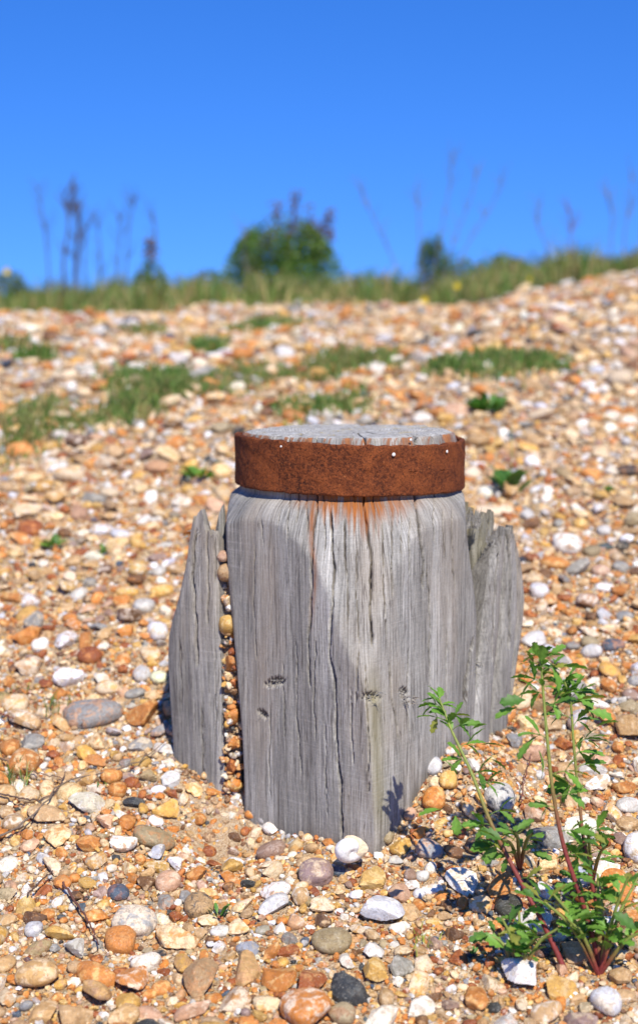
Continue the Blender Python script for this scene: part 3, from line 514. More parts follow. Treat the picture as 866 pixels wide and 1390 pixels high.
# hand-placed stones, read off the photograph: x y w h turn kind colour label landmark
HS = [
 (130, 970, 90, 46, 10, 'r', 'gr', 'long flat grey-tan cobble, the largest stone left of the post', 'long grey-tan cobble'),
 (33, 1036, 46, 44, 0, 'r', 'or', 'smooth round orange cobble with grass blades before it near the left edge', 'round orange cobble'),
 (160, 1072, 27, 30, 0, 'r', 'or', 'small egg-shaped orange pebble just above the dark slate pebble', 'egg-shaped orange pebble'),
 (178, 1090, 41, 17, 8, 'a', 'dk', 'flat dark greenish slate pebble with blunt ends', 'dark slate pebble'),
 (208, 1139, 65, 34, -8, 'r', 'kh', 'flat khaki stone lying below the splintered left slab', 'flat khaki stone'),
 (161, 1212, 32, 24, 8, 'r', 'bl', 'smooth dark blue-grey oval pebble in the lower left', 'dark blue oval pebble'),
 (229, 1197, 37, 34, 0, 'r', 'pk', 'smooth peach-tan rounded pebble right of the brown wedge', 'peach-tan pebble'),
 (198, 1201, 30, 34, 40, 'a', 'br', 'glossy brown wedge-shaped flint between two rounded pebbles', 'brown wedge flint'),
 (181, 1254, 68, 48, -20, 'r', 'cr', 'big smooth cream stone with a grey patch near the bottom edge', 'big cream stone'),
 (163, 1279, 46, 40, 0, 'r', 'or', 'orange streaked rounded stone leaning on the big cream stone', 'orange streaked stone'),
 (134, 1244, 36, 28, 0, 'a', 'or', 'orange-brown lumpy flint left of the big cream stone', 'orange-brown lumpy flint'),
 (122, 891, 36, 25, 0, 'r', 'do', 'smooth red-brown cobble above the long grey-tan cobble', 'red-brown cobble'),
 (193, 917, 26, 24, 20, 'r', 'lg', 'bluish pale grey pebble left of the slab shadow', None),
 (184, 943, 31, 15, 5, 'r', 'gr', 'low grey oval pebble tucked above the long cobble end', None),
 (94, 920, 38, 42, 60, 'a', 'wh', 'jagged white flint lying above the long grey-tan cobble', 'jagged white flint'),
 (22, 957, 38, 30, 0, 'r', 'cr', 'pinkish cream rounded cobble at the left edge', 'pinkish cream cobble'),
 (41, 908, 40, 33, 0, 'a', 'cr', 'rough pale yellow flint near the left edge', 'rough pale yellow flint'),
 (117, 1024, 31, 26, 0, 'a', 'ye', 'angular yellow-tan flint below the long grey-tan cobble', None),
 (133, 1036, 42, 22, -15, 'a', 'or', 'flat orange-tan flint lying below the angular yellow one', None),
 (201, 1054, 25, 30, 30, 'a', 'kh', 'khaki wedge-shaped flat stone left of the slab foot', None),
 (90, 1014, 24, 21, 20, 'a', 'wh', None, None), (212, 1115, 23, 15, -10, 'r', 'wh', 'smooth small white pebble above the flat khaki stone', None),
 (145, 1116, 31, 27, 0, 'a', 'pk', 'peach angular stone below the dark slate pebble', None), (123, 1124, 15, 15, 0, 'r', 'pk', None, None),
 (134, 1169, 39, 29, 10, 'a', 'cr', 'cream and orange mottled flint above the dark blue oval pebble', 'mottled cream flint'),
 (175, 1178, 27, 27, 0, 'a', 'cr', None, None), (239, 1173, 28, 28, 0, 'a', 'wh', 'rough white flint below the flat khaki stone', None),
 (86, 1157, 21, 21, 30, 'a', 'or', None, None), (82, 1199, 34, 23, -10, 'a', 'or', 'orange lumpy flint above the brown broken flint', None), (118, 1199, 28, 18, 0, 'a', 'ye', None, None),
 (107, 1216, 22, 27, 0, 'a', 'br', 'brown broken flint left of the dark blue oval pebble', 'brown broken flint'), (45, 1246, 42, 27, 10, 'a', 'br', 'large chunky brown flint in the bottom left corner', 'chunky brown flint'),
 (47, 1263, 27, 25, 0, 'r', 'lg', 'translucent pale grey oval pebble below the chunky brown flint', None), (106, 1288, 38, 34, 0, 'a', 'lg', 'blotched grey and white flint at the bottom edge', None),
 (29, 1193, 22, 25, 0, 'a', 'cr', None, None), (20, 1117, 34, 27, -20, 'r', 'ta', 'flat tan-brown stone at the left edge below the twigs', None), (70, 1026, 26, 16, 0, 'a', 'do', None, None),
 (269, 1230, 42, 42, 20, 'r', 'ta', 'round tan stone with dark grey patches beside the seedling', 'grey-patched tan stone'), (212, 1296, 32, 13, 0, 'a', 'dk', None, None), (239, 1247, 21, 19, 0, 'a', 'do', None, None),
 (373, 1121, 39, 25, -10, 'a', 'wh', 'angular white flint against the post foot', 'white flint at the post foot'), (360, 1109, 24, 22, 0, 'r', 'lg', 'rounded bluish grey pebble touching the white flint at the post foot', None),
 (369, 1156, 44, 31, 0, 'r', 'mv', 'smooth mauve-brown pebble in front of the post', 'mauve-brown pebble'), (427, 1187, 54, 46, 0, 'r', 'mv', 'speckled reddish granite cobble below the post corner', 'reddish granite cobble'),
 (459, 1183, 21, 23, 60, 'r', 'bl', 'small dark grey oval pebble right of the granite cobble', None), (502, 1193, 46, 38, 0, 'a', 'ye', 'yellow-brown and white flint below the white shell', 'yellow-brown flint'),
 (546, 1149, 40, 27, 12, 'a', 'ye', 'orange-yellow angular flint right of the post corner', 'orange-yellow flint'), (512, 1239, 78, 52, -8, 'a', 'lg', 'big flat pale grey triangular stone near the bottom edge', 'flat grey triangular stone'),
 (544, 1259, 37, 19, 10, 'a', 'wh', 'jagged white flint lying on the flat grey triangular stone', None), (449, 1279, 60, 42, 0, 'r', 'kh', 'rusty brown pitted cobble at the bottom centre', 'rusty pitted cobble'),
 (440, 1232, 42, 32, 0, 'a', 'cr', 'cream and orange flint left of the flat grey triangular stone', None), (436, 1250, 30, 27, 0, 'a', 'br', None, None),
 (327, 1263, 36, 30, 0, 'a', 'cr', 'cream-yellow chunky flint right of the seedling', 'cream-yellow chunky flint'), (299, 1265, 30, 18, 0, 'r', 'lg', None, None), (305, 1170, 18, 23, 0, 'a', 'cr', None, None),
 (394, 1196, 18, 23, 30, 'a', 'wh', None, None), (373, 1184, 40, 27, 20, 'a', 'cr', 'khaki-cream flint below the mauve-brown pebble', None), (357, 1263, 23, 14, 0, 'r', 'gr', None, None),
 (395, 1274, 24, 28, 70, 'a', 'gr', 'grey pointed flint left of the rusty pitted cobble', None), (402, 1251, 28, 28, 40, 'a', 'pk', None, None), (389, 1292, 38, 20, 0, 'a', 'do', None, None),
 (311, 1206, 19, 19, 0, 'a', 'br', None, None), (285, 1156, 21, 21, 0, 'r', 'do', 'small red-orange rounded pebble above the grey-patched tan stone', None), (539, 1170, 26, 16, -10, 'a', 'lg', None, None),
 (556, 1189, 20, 21, 0, 'r', 'mv', None, None), (586, 1209, 34, 16, 5, 'r', 'wh', 'flat whitish oval pebble right of the yellow-brown flint', None), (334, 1201, 28, 17, 0, 'a', 'dk', None, None),
 (611, 1020, 17, 17, 0, 'r', 'wh', 'small round white pebble beside the post, upper of two', None), (588, 1041, 26, 26, 0, 'r', 'lg', 'round white-grey pebble touching the right foot of the post', 'white-grey pebble at the post'),
 (608, 1060, 26, 28, 0, 'r', 'ye', 'yellow-tan rounded pebble between white-grey and orange pebbles', None), (588, 1086, 33, 33, 0, 'r', 'or', 'round orange-tan pebble near the post foot, left of the weed stem', 'orange pebble by the weed'),
 (678, 1087, 46, 42, 0, 'r', 'lg', 'large cream-grey cobble with a dark side behind the weed stem', 'cream-grey cobble by the weed'), (721, 1107, 38, 30, 0, 'a', 'pk', 'pinkish grey stone between two weed stems', None),
 (644, 1149, 28, 22, -15, 'r', 'dk', 'dark grey smooth pebble left of the leaning weed stem', None), (623, 1130, 21, 18, 0, 'a', 'do', None, None), (822, 1144, 20, 24, 20, 'a', 'do', 'red-orange angular flint near the right edge', None),
 (846, 1138, 28, 34, 40, 'a', 'mv', 'brown-mauve angular cobble at the right edge', 'brown-mauve cobble'), (849, 1069, 42, 24, -10, 'a', 'or', 'orange-tan flat cobble at the right edge', 'orange-tan flat cobble'),
 (853, 1094, 38, 27, 0, 'r', 'lg', 'grey-white rounded cobble below the orange-tan flat cobble', None), (851, 1119, 34, 22, 0, 'r', 'ta', None, None), (787, 1122, 52, 44, 0, 'a', 'wh', 'large white flint partly hidden behind the weed', 'large white flint'),
 (838, 1053, 25, 12, 0, 'a', 'wh', None, None), (855, 945, 22, 26, 20, 'r', 'mv', None, None), (860, 925, 20, 18, 0, 'r', 'gr', None, None), (831, 876, 34, 19, 5, 'r', 'bl', 'blue-grey and tan oval pebble at the right', 'blue-grey and tan pebble'),
 (805, 1001, 34, 14, 5, 'a', 'kh', None, None), (836, 1016, 22, 22, 0, 'a', 'or', None, None), (740, 1173, 34, 30, 0, 'a', 'cr', 'cream angular flint between the weed stems', None),
 (725, 1257, 55, 44, 0, 'a', 'wh', 'big white flint under the weed leaves near the bottom', 'big white flint under the weed'), (685, 1275, 29, 22, 0, 'a', 'wh', None, None), (601, 1218, 26, 18, 0, 'a', 'or', None, None),
 (588, 1281, 27, 26, 0, 'a', 'mv', None, None), (605, 1246, 26, 18, 0, 'a', 'ta', None, None), (614, 1268, 33, 24, 0, 'a', 'br', None, None), (556, 1107, 19, 19, 0, 'r', 'pk', None, None), (570, 1133, 21, 24, 0, 'a', 'or', None, None),
 (768, 741, 43, 36, 0, 'r', 'wh', 'large rounded white cobble right of the post splinters', 'large white cobble'), (753, 765, 43, 22, -5, 'r', 'or', 'smooth orange cobble just under the large white cobble', 'orange cobble'),
 (803, 750, 25, 21, 0, 'r', 'kh', 'olive-brown pebble right of the large white cobble', None), (820, 743, 25, 12, 0, 'r', 'bl', 'thin blue-grey pebble between olive and near-black pebbles', None), (844, 742, 21, 17, 0, 'r', 'dk', 'small near-black pebble right of the thin blue-grey one', None),
 (787, 711, 22, 23, 0, 'r', 'ye', None, None), (837, 757, 22, 17, 0, 'r', 'ta', None, None), (843, 771, 24, 19, 20, 'r', 'gr', None, None), (815, 776, 27, 21, 20, 'r', 'pk', 'pink-tan rounded pebble below the olive-brown pebble', None),
 (798, 813, 38, 40, 40, 'a', 'pk', 'tall peach and white flint on the right slope', 'tall peach flint'), (819, 799, 28, 14, -20, 'r', 'wh', None, None), (732, 804, 27, 26, 0, 'r', 'wh', None, None), (724, 787, 27, 20, 0, 'r', 'cr', None, None),
 (847, 837, 25, 16, 0, 'r', 'gr', None, None), (800, 873, 27, 19, 0, 'r', 'kh', None, None), (826, 855, 28, 15, 0, 'a', 'cr', None, None), (667, 695, 54, 22, -14, 'a', 'cr', 'long pale cream flint just behind the right splinters', 'long pale flint'),
 (718, 712, 28, 24, 0, 'a', 'br', None, None), (819, 722, 20, 17, 0, 'r', 'lg', None, None), (860, 777, 22, 22, 0, 'a', 'br', None, None), (850, 640, 36, 20, 0, 'r', 'dk', 'dark flat cobble at the right edge beyond the post', None), (731, 690, 27, 18, 0, 'a', 'cr', None, None),
 (187, 774, 28, 25, 0, 'r', 'ye', 'orange-yellow rounded pebble left of the splintered slab', 'orange-yellow pebble'), (221, 803, 36, 19, 22, 'r', 'ye', 'long yellow-ochre pebble beside the splintered slab', 'long yellow pebble'), (196, 824, 31, 22, 0, 'r', 'lg', 'pale grey oval pebble below the long yellow one', None),
 (100, 763, 25, 20, 0, 'r', 'ta', None, None), (174, 805, 34, 16, 0, 'r', 'ye', None, None), (142, 774, 26, 19, 0, 'a', 'br', None, None), (18, 813, 42, 18, 0, 'a', 'or', 'flat orange flint at the left edge', None), (39, 866, 42, 30, 0, 'a', 'or', 'orange and cream lumpy flint near the left edge', 'orange and cream flint'),
 (55, 878, 25, 22, 0, 'r', 'wh', None, None), (216, 757, 34, 17, 0, 'a', 'mv', None, None), (124, 676, 46, 22, -5, 'a', 'gr', 'flat grey-brown stone on the slope left of the iron band', 'flat grey-brown stone'), (139, 720, 34, 17, 5, 'r', 'wh', 'white oval pebble below the flat grey-brown stone', None),
 (48, 650, 38, 22, 0, 'r', 'cr', 'cream cobble on the left slope level with the iron band', None), (79, 638, 26, 18, 0, 'r', 'wh', None, None), (5, 780, 30, 44, 0, 'a', 'ye', None, None), (137, 802, 28, 14, 20, 'a', 'mv', None, None), (172, 859, 26, 22, 0, 'a', 'or', None, None),
 (300, 641, 32, 26, 0, 'r', 'cr', 'pale cream cobble just left of the iron band', None), (245, 413, 24, 17, 0, 'r', 'wh', None, None), (855, 420, 30, 20, 0, 'r', 'cr', None, None), (840, 515, 36, 30, 0, 'r', 'cr', 'large blurred cream cobble at the right edge on the far slope', None)]
def px_dims(wd, ht, d, phi=.62):
    m = d / F; L = wd * m / 2; W = ht * m / 2 / .80; W = min(W, L * 1.15); return L, W, max(.5 * W, min(.62 * W, L * .8))
table = []
FOOT = lambda x, y: (abs((x - C0[0]) * nR[0] + (y - C0[1]) * nR[1]) < H - .004) & (abs((x - C0[0]) * nL[0] + (y - C0[1]) * nL[1]) < H - .004)
for (x, y, wd, ht, rot, kd, ck, lb, lm) in HS:
    p = hit(x, y + ht * .18)
    if p is None: continue
    L, W, Hh = px_dims(wd, ht, p[1])
    table.append(dict(x=p[0], y=p[1], a=L, b=W, c=Hh, yaw=R(rot) * 1.3, kd=kd, ck=ck, lift=.55, hand=1, lb=lb, lm=lm, px=x, py=y, sz=wd))
# stones wedged in the gap between slab and post
for (x, y, wd, ht, ck, kd, lb) in [(303, 755, 18, 12, 'pk', 'r', 'small peach pebble wedged high in the gap beside the slab'), (306, 777, 24, 25, 'ta', 'r', 'round tan pebble wedged in the top of the gap'), (309, 849, 25, 31, 'ye', 'r', 'yellow-tan pebble wedged halfway down the gap'),
        (312, 901, 23, 33, 'or', 'a', 'orange flint wedged in the gap beside the left slab'), (317, 930, 12, 22, 'do', 'a', None), (316, 975, 24, 30, 'or', 'a', 'knobbly orange flint low in the gap'), (318, 1010, 20, 22, 'or', 'a', None), (317, 1040, 20, 30, 'do', 'a', None), (319, 1066, 18, 20, 'or', 'r', None), (312, 815, 18, 20, 'cr', 'a', None), (306, 872, 12, 10, 'dk', 'r', None), (313, 950, 16, 14, 'cr', 'a', None), (310, 825, 14, 14, 'wh', 'a', None), (321, 1085, 16, 13, 'wh', 'a', None)]:
    r = ray(x, y); d = 1.848 - (y - 760) * .00004; m = d / F
    table.append(dict(x=d * r[0], y=d, z=CZ + d * r[2], a=wd * m / 2, b=wd * m / 2, c=ht * m / 2, yaw=0, kd=kd, ck=ck, lift=0, hand=2, lb=lb, lm=None, px=x, py=y, sz=max(wd, ht)))
# dart throwing for the rest, large to small
CELL = .05; grid = {}
def put(x, y, r): grid.setdefault((int(x // CELL), int(y // CELL)), []).append((x, y, r))
def free(x, y, r, k):
    i, j = int(x // CELL), int(y // CELL)
    for a in (i - 1, i, i + 1):
        for b in (j - 1, j, j + 1):
            for (u, v, q) in grid.get((a, b), ()):
                if (u - x) ** 2 + (v - y) ** 2 < ((r + q) * k) ** 2: return False
    return True
for t in table:
    if t['hand'] == 1: put(t['x'], t['y'], (t['a'] + t['b']) / 2)
rg = random.Random(21)
def patchy(x, y): return .5 + .5 * math.sin(x * 11 + 2 * math.sin(y * 6)) * math.sin(y * 9 + 1.5 * math.sin(x * 8))
def throw(n, d0, d1, r0, r1, k, sandy, pw=1.0):
    for _ in range(n):
        y = (rg.random() * (d1 ** 2 - d0 ** 2) + d0 ** 2) ** .5; hw = .235 * y + .16; x = rg.uniform(-hw, hw)
        u = rg.random() ** pw; r = r0 + (r1 - r0) * u
        if FOOT(x, y) or (r > .011 and (FOOT(x + r, y + r) or FOOT(x - r, y + r) or FOOT(x + r * .3, y + r * 1.5))): continue
        if r > .0115 and abs(x + .115) < .05 and abs(y - 1.77) < .05: continue
        clear = math.exp(-((x - .21) / .14) ** 2 - ((y - 1.78) / .2) ** 2) + .7 * math.exp(-((x + .22) / .08) ** 2 - ((y - 1.66) / .07) ** 2)
        if rg.random() < clear * sandy * .85: continue
        if not free(x, y, r, k): continue
        put(x, y, r); e = rg.uniform(.72, 1.3)
        table.append(dict(x=x, y=y, a=r * e, b=r / e, c=r * (rg.uniform(.5, .85) if r < .01 else rg.uniform(.42, .7)), yaw=rg.uniform(0, 6.28), kd='a' if rg.random() < .80 else 'r', ck=None, lift=rg.uniform(.15, .95), hand=0, lb=None, lm=None))
throw(1300, 2.5, 5.0, .016, .027, .9, .9, 1.8)
throw(2300, 1.2, 2.0, .0135, .025, .88, .97, 1.6)
throw(2200, 1.9, 5.0, .0135, .021, .9, .97, 1.7)
throw(11000, 1.2, 5.0, .009, .015, .84, .93, 1.3)
throw(32000, 1.2, 5.0, .0055, .009, .78, .75)
throw(50000, 1.2, 3.2, .003, .0055, .72, .1)
throw(50000, 1.25, 2.1, .0024, .005, .70, .0)
for k in range(150):      # shingle lodged behind the split slab
    y_ = 780 + 325 * rg.random() ** .8; r_ = ray(rg.uniform(302, 326) , y_); d_ = rg.uniform(1.843, 1.856) - (y_ - 760) * .00004; q_ = rg.uniform(.0015, .0065)
    table.append(dict(x=d_ * r_[0], y=d_, z=CZ + d_ * r_[2], a=q_ * 1.2, b=q_ * .8, c=q_ * .8, yaw=rg.uniform(0, 6), kd='a' if rg.random() < .8 else 'r', ck=None, lift=0, hand=0, lb=None, lm=None))
def wedge_of_sand():
    V = []; ny_, nx_ = 90, 12
    for i in range(ny_):
        for j in range(nx_):
            y_ = 770 + 350 * i / (ny_ - 1); x_ = 300 + 28 * j / (nx_ - 1); d_ = 1.856 - (y_ - 760) * .00004; r_ = ray(x_, y_); V.append([d_ * r_[0], d_, CZ + d_ * r_[2]])
    V = np.array(V); V[:, 1] += .004 * snoise(V, 130, 77, 3); B = V + [0, .05, 0]; n = ny_ * nx_; i = np.arange(n).reshape(ny_, nx_)
    F1 = np.stack([i[:-1, :-1], i[1:, :-1], i[1:, 1:], i[:-1, 1:]], -1).reshape(-1, 4); e = np.concatenate([i[0, :], i[1:, -1], i[-1, ::-1][1:], i[::-1, 0][1:]]); e2 = np.roll(e, -1)
    o = mesh('sand', np.vstack([V, B]), np.concatenate([F1, F1[:, ::-1] + n, np.stack([e, e2, e2 + n, e + n], -1)]).copy(), M_SAND); tag(o, 'packed sandy grit filling the gap behind the split slab', 'sand', kind='stuff')
wedge_of_sand()
N = len(table)
PWL = PW * np.array([.8, .35, 1.2, 1.0, 1.5, 1.5, 1.2, 1.5, .8, .6, .35, 1.3, 1.2, .7]); PWL /= PWL.sum()      # larger stones are paler
keys = np.array([t['ck'] or KEYS[RNG.choice(len(KEYS), p=PWL if t['a'] > .010 or (t['y'] > 2.3 and rg.random() < .75) else PW)] for t in table])
X = np.array([t['x'] for t in table]); Y = np.array([t['y'] for t in table]); dim = np.array([[t['a'], t['b'], t['c']] for t in table])
Z = G(X, Y) + dim[:, 2] * np.array([t['lift'] for t in table]); Z = np.where([('z' in t) for t in table], [t.get('z', 0) for t in table], Z)
c1, c2 = colours(keys)
for q, t in enumerate(table):
    if t.get('lm') == 'grey-patched tan stone': c2[q] = (.07, .07, .065)
    if t.get('lm') == 'big cream stone': c2[q] = (.36, .35, .32)
    if t.get('lm') == 'cream-grey cobble by the weed': c2[q] = (.06, .07, .09)
handm = np.array([t['hand'] for t in table]) > 0
ST = dict(x=X, y=Y, z=Z, dim=dim, yaw=np.array([t['yaw'] for t in table]), tilt=RNG.normal(0, 1, (N, 2)) * np.where(handm, .06, .22)[:, None], kind=np.array([t['kd'] for t in table]), pi=RNG.integers(0, 14, N), c1=c1, c2=c2, ofs=RNG.uniform(-5, 5, (N, 3)))
px, py, pd = project(np.stack([X, Y, Z], -1)); psz = 2 * F * np.maximum(dim[:, 0], dim[:, 1]) / pd
vis = (px > 4) & (px < 862) & (py > 350) & (py < 1384) & (Y < 4.6)
hid = (px > 300) & (px < 690) & (py < 1150 - np.abs(px - 500) * .75) & (Y > 1.7) & (py > 590)
score = np.where(vis & ~hid, psz, 0) + np.where(handm, 1000, 0)
pick = np.argsort(-score)[:300]; rest = np.ones(N, bool); rest[pick] = False
def sub(m): return {k: v[m] for k, v in ST.items()}
ri = np.where(rest)[0]; lv = np.where(psz[ri] > 9, 2, 1); lv = np.where((Y[ri] > 2.9) & (psz[ri] < 13), 1, lv)
V, Fc, at, fl = bake(sub(ri), lv)
o = mesh('shingle', V, Fc, M_STONE, None, at, flat=fl); tag(o, 'orange, cream, white and grey flint shingle covering the whole beach slope', 'shingle', kind='stuff')
print('stones', N, 'tris', len(Fc))
# individual pebbles with their labels
LMS = [('post', 'the post foot', 500, 1155), ('shell', 'the white shell', 477, 1157), ('band', 'the iron band', 474, 630), ('slab', 'the splintered left slab', 268, 900), ('spl', 'the right splinters', 668, 830)] + [(None, 'the ' + t['lm'], t['px'], t['py']) for t in table if t.get('lm')]
used = set(t['lb'] for t in table if t.get('lb'))
def where_(dx, dy):
    a = math.degrees(math.atan2(-dy, dx)) % 360
    return ['right of', 'up and right of', 'above', 'up and left of', 'left of', 'down and left of', 'below', 'down and right of'][int((a + 22.5) // 45) % 8]
def autolabel(i):
    t = table[i]; s = psz[i]; sw = 'big' if s > 45 else 'mid-sized' if s > 30 else 'small'
    e = dim[i, 0] / dim[i, 1]; shp = ('angular' if ST['kind'][i] == 'a' else 'rounded') if .75 < e < 1.33 else ('long angular' if ST['kind'][i] == 'a' else 'long smooth')
    base = f"{sw} {WORD[keys[i]]} {shp} pebble"
    c = sorted(LMS, key=lambda l: (l[2] - px[i]) ** 2 + (l[3] - py[i]) ** 2)
    c = [l for l in c if math.hypot(l[2] - px[i], l[3] - py[i]) > 8 and l[1] != 'the ' + str(t.get('lm'))]
    for l in c[:3]:
        dd = math.hypot(l[2] - px[i], l[3] - py[i]); far = 'close, ' if dd < 45 else 'well ' if dd > 130 else 'a little way ' 
        far = 'just ' if dd < 45 else far
        lab = f"{base} {far}{where_(px[i] - l[2], py[i] - l[3])} {l[1]}"
        if lab not in used and len(lab.split()) <= 16: used.add(lab); return lab
    for a_ in range(4):
        for b_ in range(a_ + 1, 6):
            lab = f"{base} between {c[a_][1]} and {c[b_][1]}"
            if lab not in used and len(lab.split()) <= 16: used.add(lab); return lab
    lab = f"{base} {int(py[i] / 13.9)} percent down and {int(px[i] / 8.66)} percent across the picture"; used.add(lab); return lab
for i in pick:
    m = np.array([i]); lvl = np.array([4 if psz[i] > 50 else 3])
    V, Fc, at, fl = bake(sub(m), lvl)
    nm = 'cobble' if psz[i] > 42 else 'pebble'
    o = mesh(nm, V, Fc, M_STONE, None, at, loc=(X[i], Y[i], Z[i]), edgeang=(24 if fl[0] else None))
    tag(o, table[i]['lb'] or autolabel(i), 'stone', 'flint stones of the beach')

# grit between the stones
def grit():
    n = 60000; d0, d1 = 1.2, 2.8; y = np.sqrt(RNG.random(n) * (d1 ** 2 - d0 ** 2) + d0 ** 2); x = RNG.uniform(-1, 1, n) * (.235 * y + .12)
    r = RNG.uniform(.0011, .0036, n) ; dm = r[:, None] * RNG.uniform(.7, 1.3, (n, 3)); dm[:, 2] *= .75
    k = np.array(KEYS)[RNG.choice(len(KEYS), n, p=PW)]; a, b = colours(k)
    st = dict(x=x, y=y, z=G(x, y) + r * .3, dim=dm, yaw=RNG.uniform(0, 6.28, n), tilt=RNG.normal(0, .4, (n, 2)), kind=np.full(n, 'a'), pi=RNG.integers(0, 14, n), c1=a, c2=b, ofs=RNG.uniform(-5, 5, (n, 3)))
    V, Fc, at, fl = bake(st, np.full(n, 1)); o = mesh('gravel', V, Fc, M_STONE, None, at, flat=fl); tag(o, 'fine sandy grit and shell chips between the larger stones', 'gravel', kind='stuff')
grit()

# ------------------------------------------------------------------ white sea snail shell
def sea_shell():
    base = hit(477, 1172); d = base[1] - .03; r = ray(477, 1152); c = np.array([d * r[0], d, CZ + d * r[2]])
    root = tag(empty('sea_snail_shell', c), 'round white sea snail shell leaning on the front corner of the post', 'shell')
    nt_, nc = 150, 28; V = []; turns = 2.6; T = np.linspace(0, turns * 2 * math.pi, nt_); A = np.linspace(0, 2 * math.pi, nc, endpoint=False)
    g = .165; s0 = .0098
    for t in T:
        k = math.exp(-g * (T[-1] - t)); Rr = s0 * k * .86; rr = s0 * k * 1.02
        cx, cy, cz = Rr * math.cos(t), Rr * math.sin(t), (1 - k) * .0085
        for a in A:
            q = rr + Rr * 0; u = math.cos(a) * rr; w_ = math.sin(a) * rr * 1.12
            V.append(((Rr + u) * math.cos(t), (Rr + u) * math.sin(t), cz + w_ * 1.0))
    V = np.array(V); V[:, :2] += 0
    i = np.arange(nt_ * nc).reshape(nt_, nc); j = np.roll(i, -1, 1); Fq = np.stack([i[:-1], j[:-1], j[1:], i[1:]], -1).reshape(-1, 4)
    V = V * (1 + .012 * snoise(V * 900, 1, 3, 2))[:, None]
    M = Matrix.Rotation(R(165), 3, 'Y') @ Matrix.Rotation(R(-22), 3, 'Z') @ Matrix.Rotation(R(62), 3, 'X') @ Matrix.Rotation(R(-62), 3, 'Z'); V2 = V @ np.array(M).T
    V2 -= (V2.max(0) + V2.min(0)) / 2; sc = .0215 / np.abs(V2[:, [0, 2]]).max(); V2 = V2 * sc * .92 + c
    cc = np.tile([.82, .80, .75], (len(V2), 1)); n_ = snoise(V2, 300, 9, 2)[:, None]; cc = cc * (1 - .1 * np.clip(n_, 0, 1)) ; cc[-4 * nc:] = (.70, .58, .42)
    mesh('shell_whorl', V2, Fq, M_SHELL, root, {'col': ('FLOAT_COLOR', cc)}, loc=c)
    # mouth lining, a shallow bowl inside the last rim
    rim = V2.reshape(nt_, nc, 3)[-1]; cen = rim.mean(0); back = V2.reshape(nt_, nc, 3)[-14].mean(0) - cen; rows = [rim + (cen - rim) * .0]
    for f in (.12, .35, .6, .85): rows.append(rim * (1 - f) + cen * f + back * (f ** .6) * .7)
    Q = np.concatenate(rows); m = len(rows); i = np.arange(m * nc).reshape(m, nc); j = np.roll(i, -1, 1); Fq = [tuple(f) for f in np.stack([i[:-1], j[:-1], j[1:], i[1:]], -1).reshape(-1, 4)] + [tuple(i[-1])]
    mesh('shell_mouth', Q, Fq, M_SHELL, root, {'col': ('FLOAT_COLOR', np.tile([.62, .50, .34], (len(Q), 1)))}, loc=cen)
sea_shell()

# ------------------------------------------------------------------ plants
def tube(P, rad, n=8):
    P = np.asarray(P, float); T = np.gradient(P, axis=0); T /= np.linalg.norm(T, axis=1)[:, None]
    ref = np.array([.3, 1, .1]); u = np.cross(T, ref); u /= np.linalg.norm(u, axis=1)[:, None]; v = np.cross(T, u)
    a = np.linspace(0, 2 * math.pi, n, endpoint=False); rad = np.broadcast_to(rad, (len(P),))
    V = P[:, None] + rad[:, None, None] * (np.cos(a)[None, :, None] * u[:, None] + np.sin(a)[None, :, None] * v[:, None])
    i = np.arange(len(P) * n).reshape(len(P), n); j = np.roll(i, -1, 1)
    return V.reshape(-1, 3), np.stack([i[:-1], j[:-1], j[1:], i[1:]], -1).reshape(-1, 4)
def curve(pts, n=24):
    pts = np.asarray(pts, float); t = np.linspace(0, 1, len(pts)); tt = np.linspace(0, 1, n); k = []
    for a in range(3):    # catmull-rom
        p = pts[:, a]; m = np.gradient(p, t); i = np.clip(np.searchsorted(t, tt, 'right') - 1, 0, len(t) - 2); h = t[i + 1] - t[i]; s = (tt - t[i]) / h
        k.append((2 * s ** 3 - 3 * s ** 2 + 1) * p[i] + (s ** 3 - 2 * s ** 2 + s) * h * m[i] + (-2 * s ** 3 + 3 * s ** 2) * p[i + 1] + (s ** 3 - s ** 2) * h * m[i + 1])
    return np.stack(k, 1)
def leaf_mesh(seed, teeth=4, wide=.25, col=(0.150, 0.287, 0.044)):
    r = random.Random(seed); n = 9; V = []; C = []
    for i in range(n):
        t = i / (n - 1); w_ = wide * (math.sin(math.pi * min(1, t * .93 + .04)) ** .75) * (.55 + .6 * t) * (1 if t < 1 else 0)
        jag = 1 + (.30 if (i % 2 and t > .3) else -.18) * (teeth > 0); up = -.22 * t * t + .10 * t
        for sgn in (-1, -.5, 0, .5, 1):
            V.append((sgn * w_ * (jag if abs(sgn) == 1 else 1), t - (.06 if abs(sgn) == 1 and not i % 2 else 0), up + .30 * abs(sgn) * w_ - .04 * r.random()))
            b = r.uniform(.85, 1.15) * (1.2 if sgn == 0 else 1); C.append([col[0] * b, col[1] * b, col[2] * b])
    Fq = [(5 * i + k, 5 * i + k + 1, 5 * i + k + 6, 5 * i + k + 5) for i in range(n - 1) for k in range(4)]
    o = mesh('leaf', np.array(V), Fq, M_LEAF, None, {'col': ('FLOAT_COLOR', np.array(C))}); me = o.data; bpy.data.objects.remove(o); return me
LEAVES = [leaf_mesh(7, wide=.22, col=(.26, .27, .05)), leaf_mesh(8, wide=.27, col=(.075, .17, .03)), leaf_mesh(9, wide=.2, col=(.14, .29, .045)), leaf_mesh(1), leaf_mesh(2, wide=.20, col=(0.125, 0.241, 0.039)), leaf_mesh(3, wide=.28, col=(.16, .32, .05)), leaf_mesh(4, wide=.23, col=(0.163, 0.322, 0.044))]
LONG = [leaf_mesh(5, 0, .20, (.10, .24, .04)), leaf_mesh(6, 0, .24, (.08, .19, .035))]
